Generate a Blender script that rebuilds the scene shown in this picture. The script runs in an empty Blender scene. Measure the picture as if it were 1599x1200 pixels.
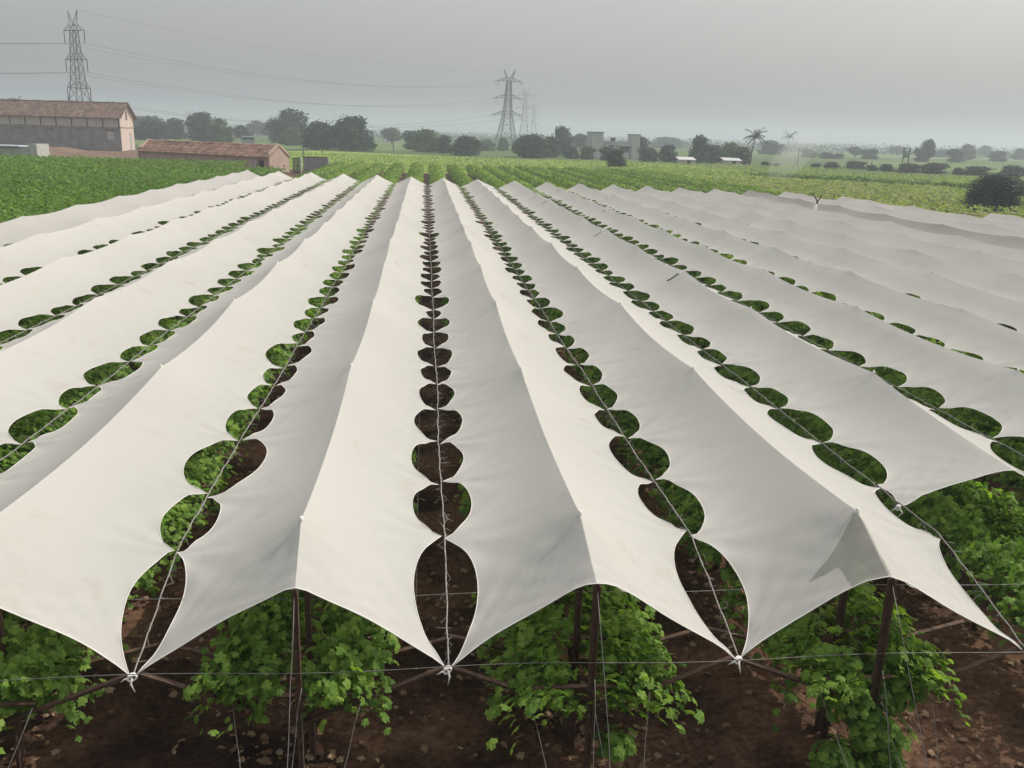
import bpy, math, random
import numpy as np
from mathutils import Vector, Matrix
random.seed(7)
RNG = np.random.default_rng(11)
scene = bpy.context.scene
COL = scene.collection
R = math.radians

# ------------------------------------------------------------------ helpers
class MB:
    """collects geometry; build() links it as one mesh object"""
    def __init__(s): s.v = []; s.f = []; s.m = []
    def add(s, vs, fs, mi=0):
        n = len(s.v); s.v += [tuple(p) for p in vs]
        s.f += [tuple(i + n for i in f) for f in fs]; s.m += [mi] * len(fs)
    def box(s, c, size, rz=0.0, mi=0):
        x, y, z = [d / 2 for d in size]; ca, sa = math.cos(rz), math.sin(rz)
        P = []
        for dz in (-z, z):
            for dx, dy in ((-x, -y), (x, -y), (x, y), (-x, y)):
                P.append((c[0] + dx * ca - dy * sa, c[1] + dx * sa + dy * ca, c[2] + dz))
        s.add(P, [(3, 2, 1, 0), (4, 5, 6, 7), (0, 1, 5, 4), (1, 2, 6, 5), (2, 3, 7, 6), (3, 0, 4, 7)], mi)
    def tube(s, pts, r, n=5, mi=0, cap=True):
        pts = [Vector(p) for p in pts]; rs = r if isinstance(r, (list, tuple)) else [r] * len(pts)
        V = []; F = []; up = None
        for i, p in enumerate(pts):
            a = pts[max(i - 1, 0)]; b = pts[min(i + 1, len(pts) - 1)]
            t = (b - a).normalized() if (b - a).length > 1e-9 else Vector((0, 0, 1))
            if up is None:
                up = Vector((0, 0, 1)) if abs(t.z) < .9 else Vector((1, 0, 0))
            e1 = t.cross(up).normalized(); up = e1.cross(t).normalized()
            for k in range(n):
                an = 2 * math.pi * k / n + .4
                V.append(p + (e1 * math.cos(an) + up * math.sin(an)) * rs[i])
        for i in range(len(pts) - 1):
            for k in range(n):
                a = i * n + k; b = i * n + (k + 1) % n
                F.append((a, b, b + n, a + n))
        if cap:
            F.append(tuple(range(n))[::-1]); F.append(tuple(range((len(pts) - 1) * n, len(pts) * n)))
        s.add(V, F, mi)
    def bar(s, a, b, w, h=None, mi=0):
        """rectangular bar from a to b"""
        h = h or w; a = Vector(a); b = Vector(b); t = (b - a).normalized()
        up = Vector((0, 0, 1)) if abs(t.z) < .95 else Vector((0, 1, 0))
        e1 = t.cross(up).normalized(); e2 = e1.cross(t).normalized()
        V = [p + e1 * (sx * w / 2) + e2 * (sy * h / 2) for p in (a, b) for sx, sy in ((-1, -1), (1, -1), (1, 1), (-1, 1))]
        s.add(V, [(3, 2, 1, 0), (4, 5, 6, 7), (0, 1, 5, 4), (1, 2, 6, 5), (2, 3, 7, 6), (3, 0, 4, 7)], mi)
    def mesh(s, name, mats, smooth=False):
        me = bpy.data.meshes.new(name); me.from_pydata([tuple(p) for p in s.v], [], s.f)
        for m in (mats if isinstance(mats, (list, tuple)) else [mats]): me.materials.append(m)
        if any(s.m): me.polygons.foreach_set('material_index', s.m)
        if smooth: me.polygons.foreach_set('use_smooth', [True] * len(me.polygons))
        me.update(); return me
    def build(s, name, mats, parent=None, smooth=False):
        return link(name, s.mesh(name, mats, smooth), parent)

def link(name, data, parent=None, loc=None):
    o = bpy.data.objects.new(name, data); COL.objects.link(o)
    if parent is not None: o.parent = parent
    if loc is not None: o.location = loc
    return o
def np_mesh(name, V, F, mats, smooth=False, mi=None):
    """V (n,3), F (m,k) constant-size faces"""
    me = bpy.data.meshes.new(name); V = np.asarray(V, np.float32); F = np.asarray(F, np.int32); k = F.shape[1]
    me.vertices.add(len(V)); me.vertices.foreach_set('co', V.ravel())
    me.loops.add(F.size); me.loops.foreach_set('vertex_index', F.ravel())
    me.polygons.add(len(F)); me.polygons.foreach_set('loop_start', np.arange(0, F.size, k, dtype=np.int32))
    me.polygons.foreach_set('loop_total', np.full(len(F), k, np.int32))
    for m in (mats if isinstance(mats, (list, tuple)) else [mats]): me.materials.append(m)
    if mi is not None: me.polygons.foreach_set('material_index', np.asarray(mi, np.int32))
    me.polygons.foreach_set('use_smooth', np.full(len(F), smooth, bool))
    me.update(calc_edges=True); me.validate(); return me
def tag(o, label, cat, group=None, kind=None):
    if label: o['label'] = label
    if cat: o['category'] = cat
    if group: o['group'] = group
    if kind: o['kind'] = kind
    return o
def thing(name, loc, label, cat, group=None, rz=0.0):
    o = bpy.data.objects.new(name, None); COL.objects.link(o); o.empty_display_size = .3
    o.location = loc; o.rotation_euler = (0, 0, rz)
    return tag(o, label, cat, group)
def copy_tree(src, loc, rz=0.0, scale=None, label=None, group=None, cat=None):
    r = src.copy(); COL.objects.link(r); r.location = loc; r.rotation_euler = (0, 0, rz)
    if scale is not None: r.scale = scale
    for ch in src.children:
        c = ch.copy(); COL.objects.link(c); c.parent = r
    if label: r['label'] = label
    if group: r['group'] = group
    if cat: r['category'] = cat
    return r

# ------------------------------------------------------------------ materials
def mat(name):
    m = bpy.data.materials.new(name); m.use_nodes = True; nt = m.node_tree; nt.nodes.clear()
    return m, nt, nt.nodes.new('ShaderNodeOutputMaterial')
def N(nt, t, **kw):
    n = nt.nodes.new(t)
    for k, v in kw.items(): setattr(n, k, v)
    return n
def ramp(nt, fac, stops):
    n = N(nt, 'ShaderNodeValToRGB'); e = n.color_ramp.elements
    while len(e) < len(stops): e.new(.5)
    for el, (p, c) in zip(e, stops): el.position = p; el.color = (*c, 1)
    nt.links.new(fac, n.inputs[0]); return n.outputs[0]
def noise(nt, scale, detail=4, coord='Object', rough=.55, mapping=None):
    tc = N(nt, 'ShaderNodeTexCoord'); src = tc.outputs[coord]
    if mapping:
        mp = N(nt, 'ShaderNodeMapping'); mp.inputs['Scale'].default_value = mapping
        nt.links.new(src, mp.inputs[0]); src = mp.outputs[0]
    n = N(nt, 'ShaderNodeTexNoise'); n.inputs['Scale'].default_value = scale
    n.inputs['Detail'].default_value = detail; n.inputs['Roughness'].default_value = rough
    nt.links.new(src, n.inputs['Vector']); return n.outputs['Fac']
def bump(nt, h, strength, dist, target):
    b = N(nt, 'ShaderNodeBump'); b.inputs['Strength'].default_value = strength; b.inputs['Distance'].default_value = dist
    nt.links.new(h, b.inputs['Height']); nt.links.new(b.outputs[0], target)
def simple(name, stops, scale=4, rough=.8, bmp=0.0, bdist=.02, metal=0, mapping=None, detail=5):
    m, nt, out = mat(name); p = N(nt, 'ShaderNodeBsdfPrincipled')
    f = noise(nt, scale, detail, mapping=mapping); nt.links.new(ramp(nt, f, stops), p.inputs['Base Color'])
    p.inputs['Roughness'].default_value = rough; p.inputs['Metallic'].default_value = metal
    p.inputs['Specular IOR Level'].default_value = .25
    if bmp: bump(nt, f, bmp, bdist, p.inputs['Normal'])
    nt.links.new(p.outputs[0], out.inputs[0]); return m
def cloth_mat(name, c1, c2, transl=.42, clear=.05, patch=False):
    m, nt, out = mat(name); L = nt.links
    f = noise(nt, .35, 6, mapping=(1, .5, 1)); col0 = ramp(nt, f, [(.3, c1), (.7, c2)])
    f2 = noise(nt, 1.3, 9, rough=.72, mapping=(1, .7, 1)); stain = ramp(nt, f2, [(.28, (.86, .83, .77)), (.42, (1, 1, 1)), (1, (1, 1, 1))])
    sm = N(nt, 'ShaderNodeMixRGB', blend_type='MULTIPLY'); sm.inputs[0].default_value = .8; L.new(col0, sm.inputs[1]); L.new(stain, sm.inputs[2]); col = sm.outputs[0]
    d = N(nt, 'ShaderNodeBsdfDiffuse'); t = N(nt, 'ShaderNodeBsdfTranslucent'); tr = N(nt, 'ShaderNodeBsdfTransparent')
    L.new(col, d.inputs['Color']); L.new(col, t.inputs['Color'])
    wr = noise(nt, 1.1, 5, mapping=(.6, 1.6, 1)); fine = noise(nt, 60, 2)
    ad = N(nt, 'ShaderNodeMath', operation='MULTIPLY_ADD'); ad.inputs[1].default_value = .03
    L.new(fine, ad.inputs[0]); L.new(wr, ad.inputs[2])
    b = N(nt, 'ShaderNodeBump'); b.inputs['Strength'].default_value = .3; b.inputs['Distance'].default_value = .06
    L.new(ad.outputs[0], b.inputs['Height']); L.new(b.outputs[0], d.inputs['Normal']); L.new(b.outputs[0], t.inputs['Normal'])
    m1 = N(nt, 'ShaderNodeMixShader'); m1.inputs[0].default_value = transl; L.new(d.outputs[0], m1.inputs[1]); L.new(t.outputs[0], m1.inputs[2])
    m2 = N(nt, 'ShaderNodeMixShader'); m2.inputs[0].default_value = clear; L.new(m1.outputs[0], m2.inputs[1]); L.new(tr.outputs[0], m2.inputs[2])
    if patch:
        at = N(nt, 'ShaderNodeAttribute', attribute_name='thin'); gt = N(nt, 'ShaderNodeMath', operation='GREATER_THAN'); gt.inputs[1].default_value = 0  # patch mask: darker colour and more transparency inside it
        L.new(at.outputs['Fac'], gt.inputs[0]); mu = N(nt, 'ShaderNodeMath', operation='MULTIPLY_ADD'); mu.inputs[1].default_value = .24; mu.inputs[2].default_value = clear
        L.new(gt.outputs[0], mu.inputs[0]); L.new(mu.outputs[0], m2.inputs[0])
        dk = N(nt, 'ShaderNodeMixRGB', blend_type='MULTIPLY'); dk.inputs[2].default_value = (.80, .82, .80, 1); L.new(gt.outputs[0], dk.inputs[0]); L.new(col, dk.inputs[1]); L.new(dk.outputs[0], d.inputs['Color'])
    L.new(m2.outputs[0], out.inputs[0]); return m
def leaf_mat(name, stops, transl=.35, rough=.55, bigscale=.25, spec=.2):
    m, nt, out = mat(name); L = nt.links
    g = N(nt, 'ShaderNodeNewGeometry'); oi = N(nt, 'ShaderNodeObjectInfo')
    nz = noise(nt, bigscale, 3)
    a = N(nt, 'ShaderNodeMath', operation='MULTIPLY_ADD'); a.inputs[1].default_value = .55
    L.new(g.outputs['Random Per Island'], a.inputs[0])
    s = N(nt, 'ShaderNodeMath', operation='MULTIPLY_ADD'); s.inputs[1].default_value = .35; s.inputs[2].default_value = -.02
    L.new(nz, s.inputs[0]); L.new(s.outputs[0], a.inputs[2])
    a2 = N(nt, 'ShaderNodeMath', operation='MULTIPLY_ADD'); a2.inputs[1].default_value = .14
    L.new(oi.outputs['Random'], a2.inputs[0]); L.new(a.outputs[0], a2.inputs[2])
    col = ramp(nt, a2.outputs[0], stops)
    p = N(nt, 'ShaderNodeBsdfPrincipled'); L.new(col, p.inputs['Base Color']); p.inputs['Roughness'].default_value = rough
    p.inputs['Specular IOR Level'].default_value = spec
    t = N(nt, 'ShaderNodeBsdfTranslucent'); mx = N(nt, 'ShaderNodeMixRGB', blend_type='MULTIPLY'); mx.inputs[0].default_value = 1
    mx.inputs[2].default_value = (1.5, 1.6, .7, 1); L.new(col, mx.inputs[1]); L.new(mx.outputs[0], t.inputs['Color'])
    ms = N(nt, 'ShaderNodeMixShader'); ms.inputs[0].default_value = transl; L.new(p.outputs[0], ms.inputs[1]); L.new(t.outputs[0], ms.inputs[2])
    L.new(ms.outputs[0], out.inputs[0]); return m

M = {}
M['cloth'] = cloth_mat('white_net_cloth', (.70, .68, .63), (.755, .735, .685))
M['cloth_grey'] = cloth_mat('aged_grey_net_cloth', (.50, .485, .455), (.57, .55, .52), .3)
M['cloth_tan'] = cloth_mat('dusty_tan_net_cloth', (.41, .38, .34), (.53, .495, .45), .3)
M['cloth_patch'] = cloth_mat('net_cloth_with_see_through_patch', (.70, .68, .63), (.755, .735, .685), patch=True)
M['hem'] = simple('white_hem_cord', [(.3, (.72, .70, .64)), (.7, (.82, .80, .75))], 9)
M['leaf'] = leaf_mat('grape_leaf', [(.05, (.045, .105, .018)), (.45, (.145, .255, .048)), (.8, (.245, .37, .065)), (.96, (.33, .45, .08)), (1, (.40, .38, .12))], transl=.45)
M['leaf_field'] = leaf_mat('vine_field_leaf', [(.05, (.04, .085, .012)), (.45, (.105, .20, .022)), (.85, (.18, .29, .034)), (1, (.25, .37, .05))], bigscale=.06)
M['leaf_row'] = leaf_mat('vine_row_leaf', [(.05, (.06, .105, .016)), (.45, (.15, .25, .032)), (.85, (.23, .33, .045)), (1, (.30, .40, .06))], bigscale=.08)
M['leaf_yellow'] = leaf_mat('yellow_green_crop', [(.05, (.08, .12, .018)), (.5, (.19, .26, .040)), (.85, (.28, .34, .055)), (1, (.36, .41, .08))], bigscale=.05)
M['leaf_tree'] = leaf_mat('tree_leaf', [(.05, (.008, .020, .013)), (.5, (.018, .040, .023)), (1, (.038, .072, .032))], .25, bigscale=.3)
M['leaf_tree_light'] = leaf_mat('light_tree_leaf', [(.05, (.03, .055, .018)), (.5, (.06, .10, .03)), (1, (.10, .15, .045))], .25, bigscale=.3)
M['leaf_shrub'] = leaf_mat('dry_shrub_leaf', [(.05, (.03, .04, .022)), (.5, (.06, .075, .04)), (1, (.10, .115, .06))], .25, bigscale=.3)
M['dry_leaf'] = leaf_mat('dry_fallen_leaf', [(.05, (.10, .055, .03)), (.5, (.24, .15, .085)), (.8, (.38, .28, .18)), (1, (.5, .42, .30))], .15)
M['bark'] = simple('vine_bark', [(.3, (.05, .033, .022)), (.7, (.13, .095, .068))], 18, .9, .6, mapping=(1, 1, .25))
M['twig'] = simple('pale_twig', [(.3, (.20, .185, .165)), (.7, (.36, .34, .31))], 12, .9)
M['wire'] = simple('galvanised_wire', [(.3, (.13, .12, .11)), (.7, (.24, .23, .21))], 8, .55, metal=.4)
M['rust'] = simple('rusted_steel', [(.3, (.055, .034, .024)), (.55, (.10, .062, .042)), (.75, (.16, .10, .07))], 9, .75, .3)
M['tower'] = simple('pylon_steel', [(.3, (.05, .052, .055)), (.7, (.09, .092, .096))], .4, .6)
M['insul'] = simple('pylon_insulator', [(.3, (.05, .045, .04)), (.7, (.08, .075, .07))], 2, .4)
M['cable'] = simple('conductor_cable', [(.3, (.09, .09, .09)), (.7, (.13, .13, .13))], 1, .6)
M['wood'] = simple('grey_timber', [(.3, (.05, .045, .04)), (.7, (.10, .09, .08))], 4, .9)

def soil_mat():
    m, nt, out = mat('vineyard_soil'); L = nt.links; p = N(nt, 'ShaderNodeBsdfPrincipled')
    a = noise(nt, .55, 8, rough=.62); b = noise(nt, 11, 8, rough=.7)
    c1 = ramp(nt, a, [(.3, (.030, .020, .016)), (.46, (.085, .050, .034)), (.60, (.24, .135, .085))])
    c2 = ramp(nt, b, [(.32, (.35, .33, .32)), (.6, (1, 1, 1)), (.78, (1.5, 1.4, 1.3))])
    mx = N(nt, 'ShaderNodeMixRGB', blend_type='MULTIPLY'); mx.inputs[0].default_value = 1; L.new(c1, mx.inputs[1]); L.new(c2, mx.inputs[2])
    L.new(mx.outputs[0], p.inputs['Base Color']); p.inputs['Roughness'].default_value = .95; p.inputs['Specular IOR Level'].default_value = .1
    bump(nt, b, .9, .06, p.inputs['Normal']); L.new(p.outputs[0], out.inputs[0]); return m
def field_mat(name, stops, s1=.02, s2=.5, mapping=None, bstr=.6):
    m, nt, out = mat(name); L = nt.links; p = N(nt, 'ShaderNodeBsdfPrincipled')
    a = noise(nt, s1, 5, mapping=mapping); b = noise(nt, s2, 6, rough=.7)
    c1 = ramp(nt, a, stops); c2 = ramp(nt, b, [(.3, (.8, .82, .78)), (.55, (1, 1, 1)), (.75, (1.12, 1.1, 1.05))])
    mx = N(nt, 'ShaderNodeMixRGB', blend_type='MULTIPLY'); mx.inputs[0].default_value = 1; L.new(c1, mx.inputs[1]); L.new(c2, mx.inputs[2])
    L.new(mx.outputs[0], p.inputs['Base Color']); p.inputs['Roughness'].default_value = .95; p.inputs['Specular IOR Level'].default_value = .1
    bump(nt, b, bstr, .3, p.inputs['Normal']); L.new(p.outputs[0], out.inputs[0]); return m
M['soil'] = soil_mat()
M['ground'] = field_mat('far_farmland', [(.35, (.055, .085, .026)), (.5, (.085, .13, .040)), (.65, (.12, .155, .055))], .012, .3, (1, 2.5, 1))
M['field_l'] = field_mat('light_green_field', [(.35, (.19, .28, .045)), (.65, (.25, .34, .065))], .03, .8)
M['field_m'] = field_mat('mid_green_field', [(.35, (.075, .125, .030)), (.65, (.105, .16, .040))], .03, .8)
M['field_y'] = field_mat('yellow_green_field', [(.35, (.16, .21, .038)), (.65, (.23, .27, .055))], .05, .9)
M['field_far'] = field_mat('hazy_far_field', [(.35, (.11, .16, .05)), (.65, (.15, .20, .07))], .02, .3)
M['earth'] = field_mat('bare_brown_earth', [(.35, (.16, .105, .075)), (.65, (.24, .165, .12))], .2, 1.5)

# ------------------------------------------------------------------ world, sun, camera
SUN_AZ, SUN_EL = R(76), R(51)      # azimuth from +Y towards +X
w = bpy.data.worlds.new('World'); scene.world = w; w.use_nodes = True
nt = w.node_tree; nt.nodes.clear()
sky = nt.nodes.new('ShaderNodeTexSky'); sky.sky_type = 'NISHITA'; sky.sun_disc = False
sky.sun_elevation = SUN_EL; sky.sun_rotation = SUN_AZ
sky.air_density = 1.6; sky.dust_density = 7.0; sky.ozone_density = 1.0
hs = nt.nodes.new('ShaderNodeHueSaturation'); hs.inputs['Saturation'].default_value = .62
bg = nt.nodes.new('ShaderNodeBackground'); bg.inputs['Strength'].default_value = .15
wo = nt.nodes.new('ShaderNodeOutputWorld')
veil = nt.nodes.new('ShaderNodeMixRGB'); veil.inputs[0].default_value = .52; veil.inputs[2].default_value = (2.05, 2.09, 2.34, 1)
wtc = nt.nodes.new('ShaderNodeTexCoord'); wmp = nt.nodes.new('ShaderNodeMapping'); wmp.inputs['Scale'].default_value = (1, 1, 3.5); wnz = nt.nodes.new('ShaderNodeTexNoise'); wnz.inputs['Scale'].default_value = 1.6; wnz.inputs['Detail'].default_value = 5
nt.links.new(wtc.outputs['Generated'], wmp.inputs[0]); nt.links.new(wmp.outputs[0], wnz.inputs['Vector']); nt.links.new(ramp(nt, wnz.outputs['Fac'], [(.3, (2.20, 2.23, 2.42)), (.7, (2.50, 2.51, 2.68))]), veil.inputs[2])
nt.links.new(sky.outputs[0], hs.inputs['Color']); nt.links.new(hs.outputs[0], veil.inputs[1]); nt.links.new(veil.outputs[0], bg.inputs[0]); nt.links.new(bg.outputs[0], wo.inputs[0])
sd = bpy.data.lights.new('sun', 'SUN'); sd.energy = 2.05; sd.angle = R(.6); sd.color = (1, .965, .91)
so = bpy.data.objects.new('sun', sd); COL.objects.link(so)
to_sun = Vector((math.sin(SUN_AZ) * math.cos(SUN_EL), math.cos(SUN_AZ) * math.cos(SUN_EL), math.sin(SUN_EL)))
so.rotation_euler = to_sun.to_track_quat('Z', 'Y').to_euler()

cd = bpy.data.cameras.new('camera'); cam = bpy.data.objects.new('camera', cd); COL.objects.link(cam); scene.camera = cam
RM = Matrix(((0.9952125524410032, -0.09346068338446595, 0.028584543466224688),
             (-0.002392785997681293, 0.2690846049091217, 0.9631135706530519),
             (-0.09770491307520404, -0.9585711116355482, 0.2675727450596498)))
cam.matrix_world = Matrix.Translation((0, 0, 6.5)) @ RM.transposed().to_4x4()
cd.sensor_width = 36; cd.lens = 36 * 1400 / 1599; cd.clip_start = .1; cd.clip_end = 9000
scene.view_settings.view_transform = 'Standard'; scene.view_settings.look = 'None'
scene.view_settings.exposure = .43; scene.view_settings.gamma = 1
cy = scene.cycles; cy.max_bounces = 8; cy.diffuse_bounces = 3; cy.transmission_bounces = 4; cy.transparent_max_bounces = 12
cy.volume_bounces = 1; cy.use_denoising = True; cy.caustics_reflective = False; cy.caustics_refractive = False

# ------------------------------------------------------------------ ground and fields (setting)
def sheet(name, pts, z, m, kind='structure'):
    mb = MB(); mb.add([(x, y, z) for x, y in pts], [tuple(range(len(pts)))])
    return tag(mb.build(name, m), None, None, kind=kind)
sheet('ground', [(-2400, -200), (2400, -200), (2400, 3400), (-2400, 3400)], -.06, M['ground'])
# tilled soil under the vines, gently lumpy
xs = np.linspace(-60, 75, 181); ys = np.concatenate([np.linspace(-4, 24, 141), np.linspace(24.6, 152, 160)])
gx, gy = np.meshgrid(xs, ys); S = 2.8
gz = .03 + .05 * np.cos((gx / S - .57) * 2 * np.pi) + .02 * RNG.standard_normal(gx.shape) * (gy < 25)
V = np.stack([gx, gy, gz + .07], -1).reshape(-1, 3); nx = len(xs)
idx = np.arange((len(ys) - 1) * nx).reshape(-1, nx)[:, :-1].ravel()
tag(link('soil', np_mesh('soil', V, np.stack([idx, idx + 1, idx + 1 + nx, idx + nx], 1), M['soil'], True)), None, None, kind='structure')
sheet('field', [(-40, 152), (75, 152), (128, 205), (60, 252), (20, 262), (-34, 296), (-50, 240)], .012, M['field_l'])
sheet('field', [(33, 60), (140, 60), (230, 190), (75, 175), (40, 152)], .10, M['field_y'])
sheet('field', [(75, 176), (140, 140), (240, 230), (135, 218), (105, 246), (68, 250)], .020, M['field_m'])
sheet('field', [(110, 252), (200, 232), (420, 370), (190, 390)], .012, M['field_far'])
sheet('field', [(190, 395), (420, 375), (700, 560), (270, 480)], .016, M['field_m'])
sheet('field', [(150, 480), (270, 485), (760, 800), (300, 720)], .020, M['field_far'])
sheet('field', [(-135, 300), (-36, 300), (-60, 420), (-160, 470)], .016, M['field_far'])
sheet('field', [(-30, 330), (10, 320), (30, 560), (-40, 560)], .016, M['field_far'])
sheet('field', [(40, 380), (110, 340), (180, 480), (80, 640)], .020, M['field_m'])
sheet('yard', [(-130, 176), (-40, 168), (-34, 205), (-60, 260), (-130, 240)], .03, M['earth'])

# ------------------------------------------------------------------ cloth strips, form-found as tensioned membranes
def ridge(k):
    if k <= -1: return -.41 - 1.05 * (-k - 1)
    if k <= 1: return (.57, 1.59)[k]
    return 2.68 + .93 * (k - 2)
def valley(k): return (ridge(k - 1) + ridge(k)) / 2      # left edge of strip k
ZV, ZR, ZK = 2.15, 2.85, 1.69      # valley wire, ridge, front knots
def y_end(k):
    if k >= 12: return 18.2 * S
    if k == 11: return 23.3 * S
    return (28.2 - .33 * ridge(k)) * S
def joints(k):
    return [2.65] + [p / S for p in peaks(0)[1:]]
def ties(k, side):
    """tie positions (metres along the row) on valley wire k; side -1/+1 jitters the two cloths apart"""
    rr = random.Random(1000 + k * 7); r2 = random.Random(5000 + k * 3 + side); J = joints(k); out = []
    for a, b in zip(J[:-1], J[1:]):
        cuts = [.25 + rr.uniform(-.03, .03), .50 + rr.uniform(-.04, .04), .76 + rr.uniform(-.03, .03)]
        out.append(a); out += [a + (b - a) * c + r2.uniform(-.05, .05) for c in cuts]
    return [t * S for t in out]
def peaks(k):
    rr = random.Random(77 + k); out = [2.92 + rr.uniform(-.03, .03)]
    while out[-1] < 32: out.append(out[-1] + 2.09 + rr.uniform(-.05, .05))
    return [p * S for p in out]
NU = 28; MID = NU // 2
def relax(k):
    xl, xr, xm = valley(k) * S, valley(k + 1) * S, ridge(k) * S
    y0 = 2.64 * S if k <= 1 else 3.58 * S; y1 = y_end(k)
    if k == 0: y0 = 2.63 * S
    steps = [y0]; far = k >= 5 or k <= -5
    while steps[-1] < y1:
        y = steps[-1]; d = (.06 if y < 13 else .085 if y < 17 else .13 if y < 22 else .17 if y < 40 else .26) * (1.6 if far else 1)
        steps.append(y + d)
    ys = np.array(steps); ny = len(ys); dy = np.diff(ys)
    u = np.linspace(0, 1, MID + 1); xs = np.concatenate([xl + (xm - xl) * u, (xm + (xr - xm) * u)[1:]])
    zs = np.concatenate([ZV + (ZR - .1 - ZV) * u, ZR - .1 - (ZR - .1 - ZV) * u[1:]])
    P = np.zeros((ny, NU + 1, 3)); P[..., 0] = xs; P[..., 1] = ys[:, None]; P[..., 2] = zs
    free = np.ones((ny, NU + 1), bool); rr = random.Random(31 + k)
    def pin(y, i, p):
        j = int(np.argmin(abs(ys - y)))
        P[j, i] = p; free[j, i] = False; return j
    for i, kk, sd_, x in ((0, k, 1, xl + .025), (NU, k + 1, -1, xr - .025)):
        for t in ties(kk, sd_):
            if y0 + .5 < t < y1 - .5: pin(t, i, (x + rr.uniform(-.02, .02), t, ZV + rr.uniform(-.02, .02)))
    pk = [p for p in peaks(k) if y0 + .3 < p < y1 - .5]
    pj = [pin(p, MID, (xm + rr.uniform(-.04, .04), p, ZR + rr.uniform(-.03, .03))) for p in pk]
    off = .03
    z0 = ZK if k <= 1 else ZV - .05
    pin(y0, 0, (xl + off, y0, z0)); pin(y0, NU, (xr - off, y0, z0)); pin(y1, 0, (xl + off, ys[-1], ZV)); pin(y1, NU, (xr - off, ys[-1], ZV))
    pin(y0, MID, (xm, y0 + .02, 2.52 if k <= 1 else ZR - .28)); pin(y1, MID, (xm, ys[-1], ZR - .02))
    dx = np.diff(xs)
    wcol = np.zeros(NU + 1); wcol[:-1] += dx / 2; wcol[1:] += dx / 2
    wrow = np.zeros(ny); wrow[:-1] += dy / 2; wrow[1:] += dy / 2
    TH, TR, TF, GR = (.72 if -2 <= k <= 1 else .6 if k == 2 or k < -2 else .45), 55.0, 1.6, .38
    load = GR * wrow[:, None] * wcol[None, :]
    qy = wcol[None, :] / dy[:, None]; qx = 1.25 * wrow[:, None] / dx[None, :]
    TH_ = TH * np.where(ys[:-1] < 3.25 * S, 1.6, 1.0)
    qy[:, 0] += TH_ / dy; qy[:, NU] += TH_ / dy; qy[:, MID] += TR / dy
    qx[0, :] += TF / dx; qx[-1, :] += TF / dx
    den = np.zeros((ny, NU + 1)); den[:-1] += qy; den[1:] += qy; den[:, :-1] += qx; den[:, 1:] += qx
    jj, ii = np.meshgrid(np.arange(ny), np.arange(NU + 1), indexing='ij'); red = ((jj + ii) % 2 == 0)
    om = 1.75
    for it in range(300):
        for c in (red, ~red):
            A = np.zeros_like(P)
            A[:-1] += qy[..., None] * P[1:]; A[1:] += qy[..., None] * P[:-1]
            A[:, :-1] += qx[..., None] * P[:, 1:]; A[:, 1:] += qx[..., None] * P[:, :-1]
            A[..., 2] -= load; mk = (c & free); P[mk] += om * (A[mk] / den[mk][:, None] - P[mk])
    # the hems hang in full, rounded loops between their ties
    for c_, dr in ((0, 1), (NU, -1)):
        js = np.where(~free[:, c_])[0]
        for a, b in zip(js[:-1], js[1:]):
            if b - a < 3: continue
            t = (ys[a + 1:b] - ys[a]) / (ys[b] - ys[a]); ch = P[a, c_] + (P[b, c_] - P[a, c_]) * t[:, None]
            e = P[a + 1:b, c_] - ch; dl = e * (np.clip((4 * t * (1 - t)) ** (-.26 if a > 0 else -.08), 1, 1.7) - 1)[:, None]
            for q in range(7): P[a + 1:b, c_ + dr * q] += dl * (1 - q / 7) ** 1.4
    # small folds fanning out from every tie and knot
    G = P[..., :2]; D = np.zeros((ny, NU + 1)); pr = np.random.default_rng(600 + k)
    for j, i in zip(*np.where(~free)):
        if i == MID and 0 < j < ny - 1: amp, nf, ln = .016, 7, .45
        elif j in (0, ny - 1): amp, nf, ln = .030, 22, .75
        else: amp, nf, ln = .034, 10, .55
        if P[j, i, 1] > 45: continue
        lo, hi = max(0, j - 30), min(ny, j + 31); d = G[lo:hi] - G[j, i]; r = np.hypot(d[..., 0], d[..., 1]); a = np.arctan2(d[..., 1], np.abs(d[..., 0]) + 1e-6)
        D[lo:hi] += amp * np.exp(-r / ln) * np.clip(r / .2, 0, 1) * np.cos(nf * a + pr.uniform(0, 6.28)) * np.clip(1.6 - r / 1.2, 0, 1)
    yy, xx = ys[:, None], P[..., 0]
    for q in range(5):
        th, f_ = pr.uniform(0, 3.14), pr.uniform(1.2, 4.0); D += .006 * np.sin(f_ * (xx * math.cos(th) + .6 * yy * math.sin(th)) + pr.uniform(0, 6.28))
    D[~free] = 0; D[:, MID] *= .3; P[..., 2] += D
    return P, ys, pj
CLOTH_LABEL = {
 0: 'white net strip directly right of the central dark gap', -1: 'white net strip directly left of the central dark gap',
 1: 'second net strip right of the central gap, see-through patch at its front end',
 -2: 'second white net strip left of the central gap', -3: 'third white net strip left of the central gap',
 -4: 'fourth white net strip left of the central gap', -5: 'bright white net strip beside the grey outermost one on the left',
 -6: 'greyer outermost net strip bordering the open vines on the left',
 2: 'third net strip right of the central gap, front edge cut back straight',
 3: 'fourth net strip right of the central gap, with dark slits across it', 4: 'fifth net strip right of the central gap',
 5: 'sixth net strip right of the central gap', 6: 'seventh net strip right of the central gap', 7: 'eighth net strip right of the central gap',
 8: 'white net strip bordering the near side of the tan band at far right', 9: 'dusty tan net strip forming the darker band at far right',
 10: 'net strip just beyond the tan band at far right', 11: 'second net strip beyond the tan band, far right',
 12: 'short outermost net strip beside the dark bush at far right'}
SLITS = {2: (2, 4, 7), 3: (6, 9), 4: (8,)}
HEMS = {}
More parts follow.
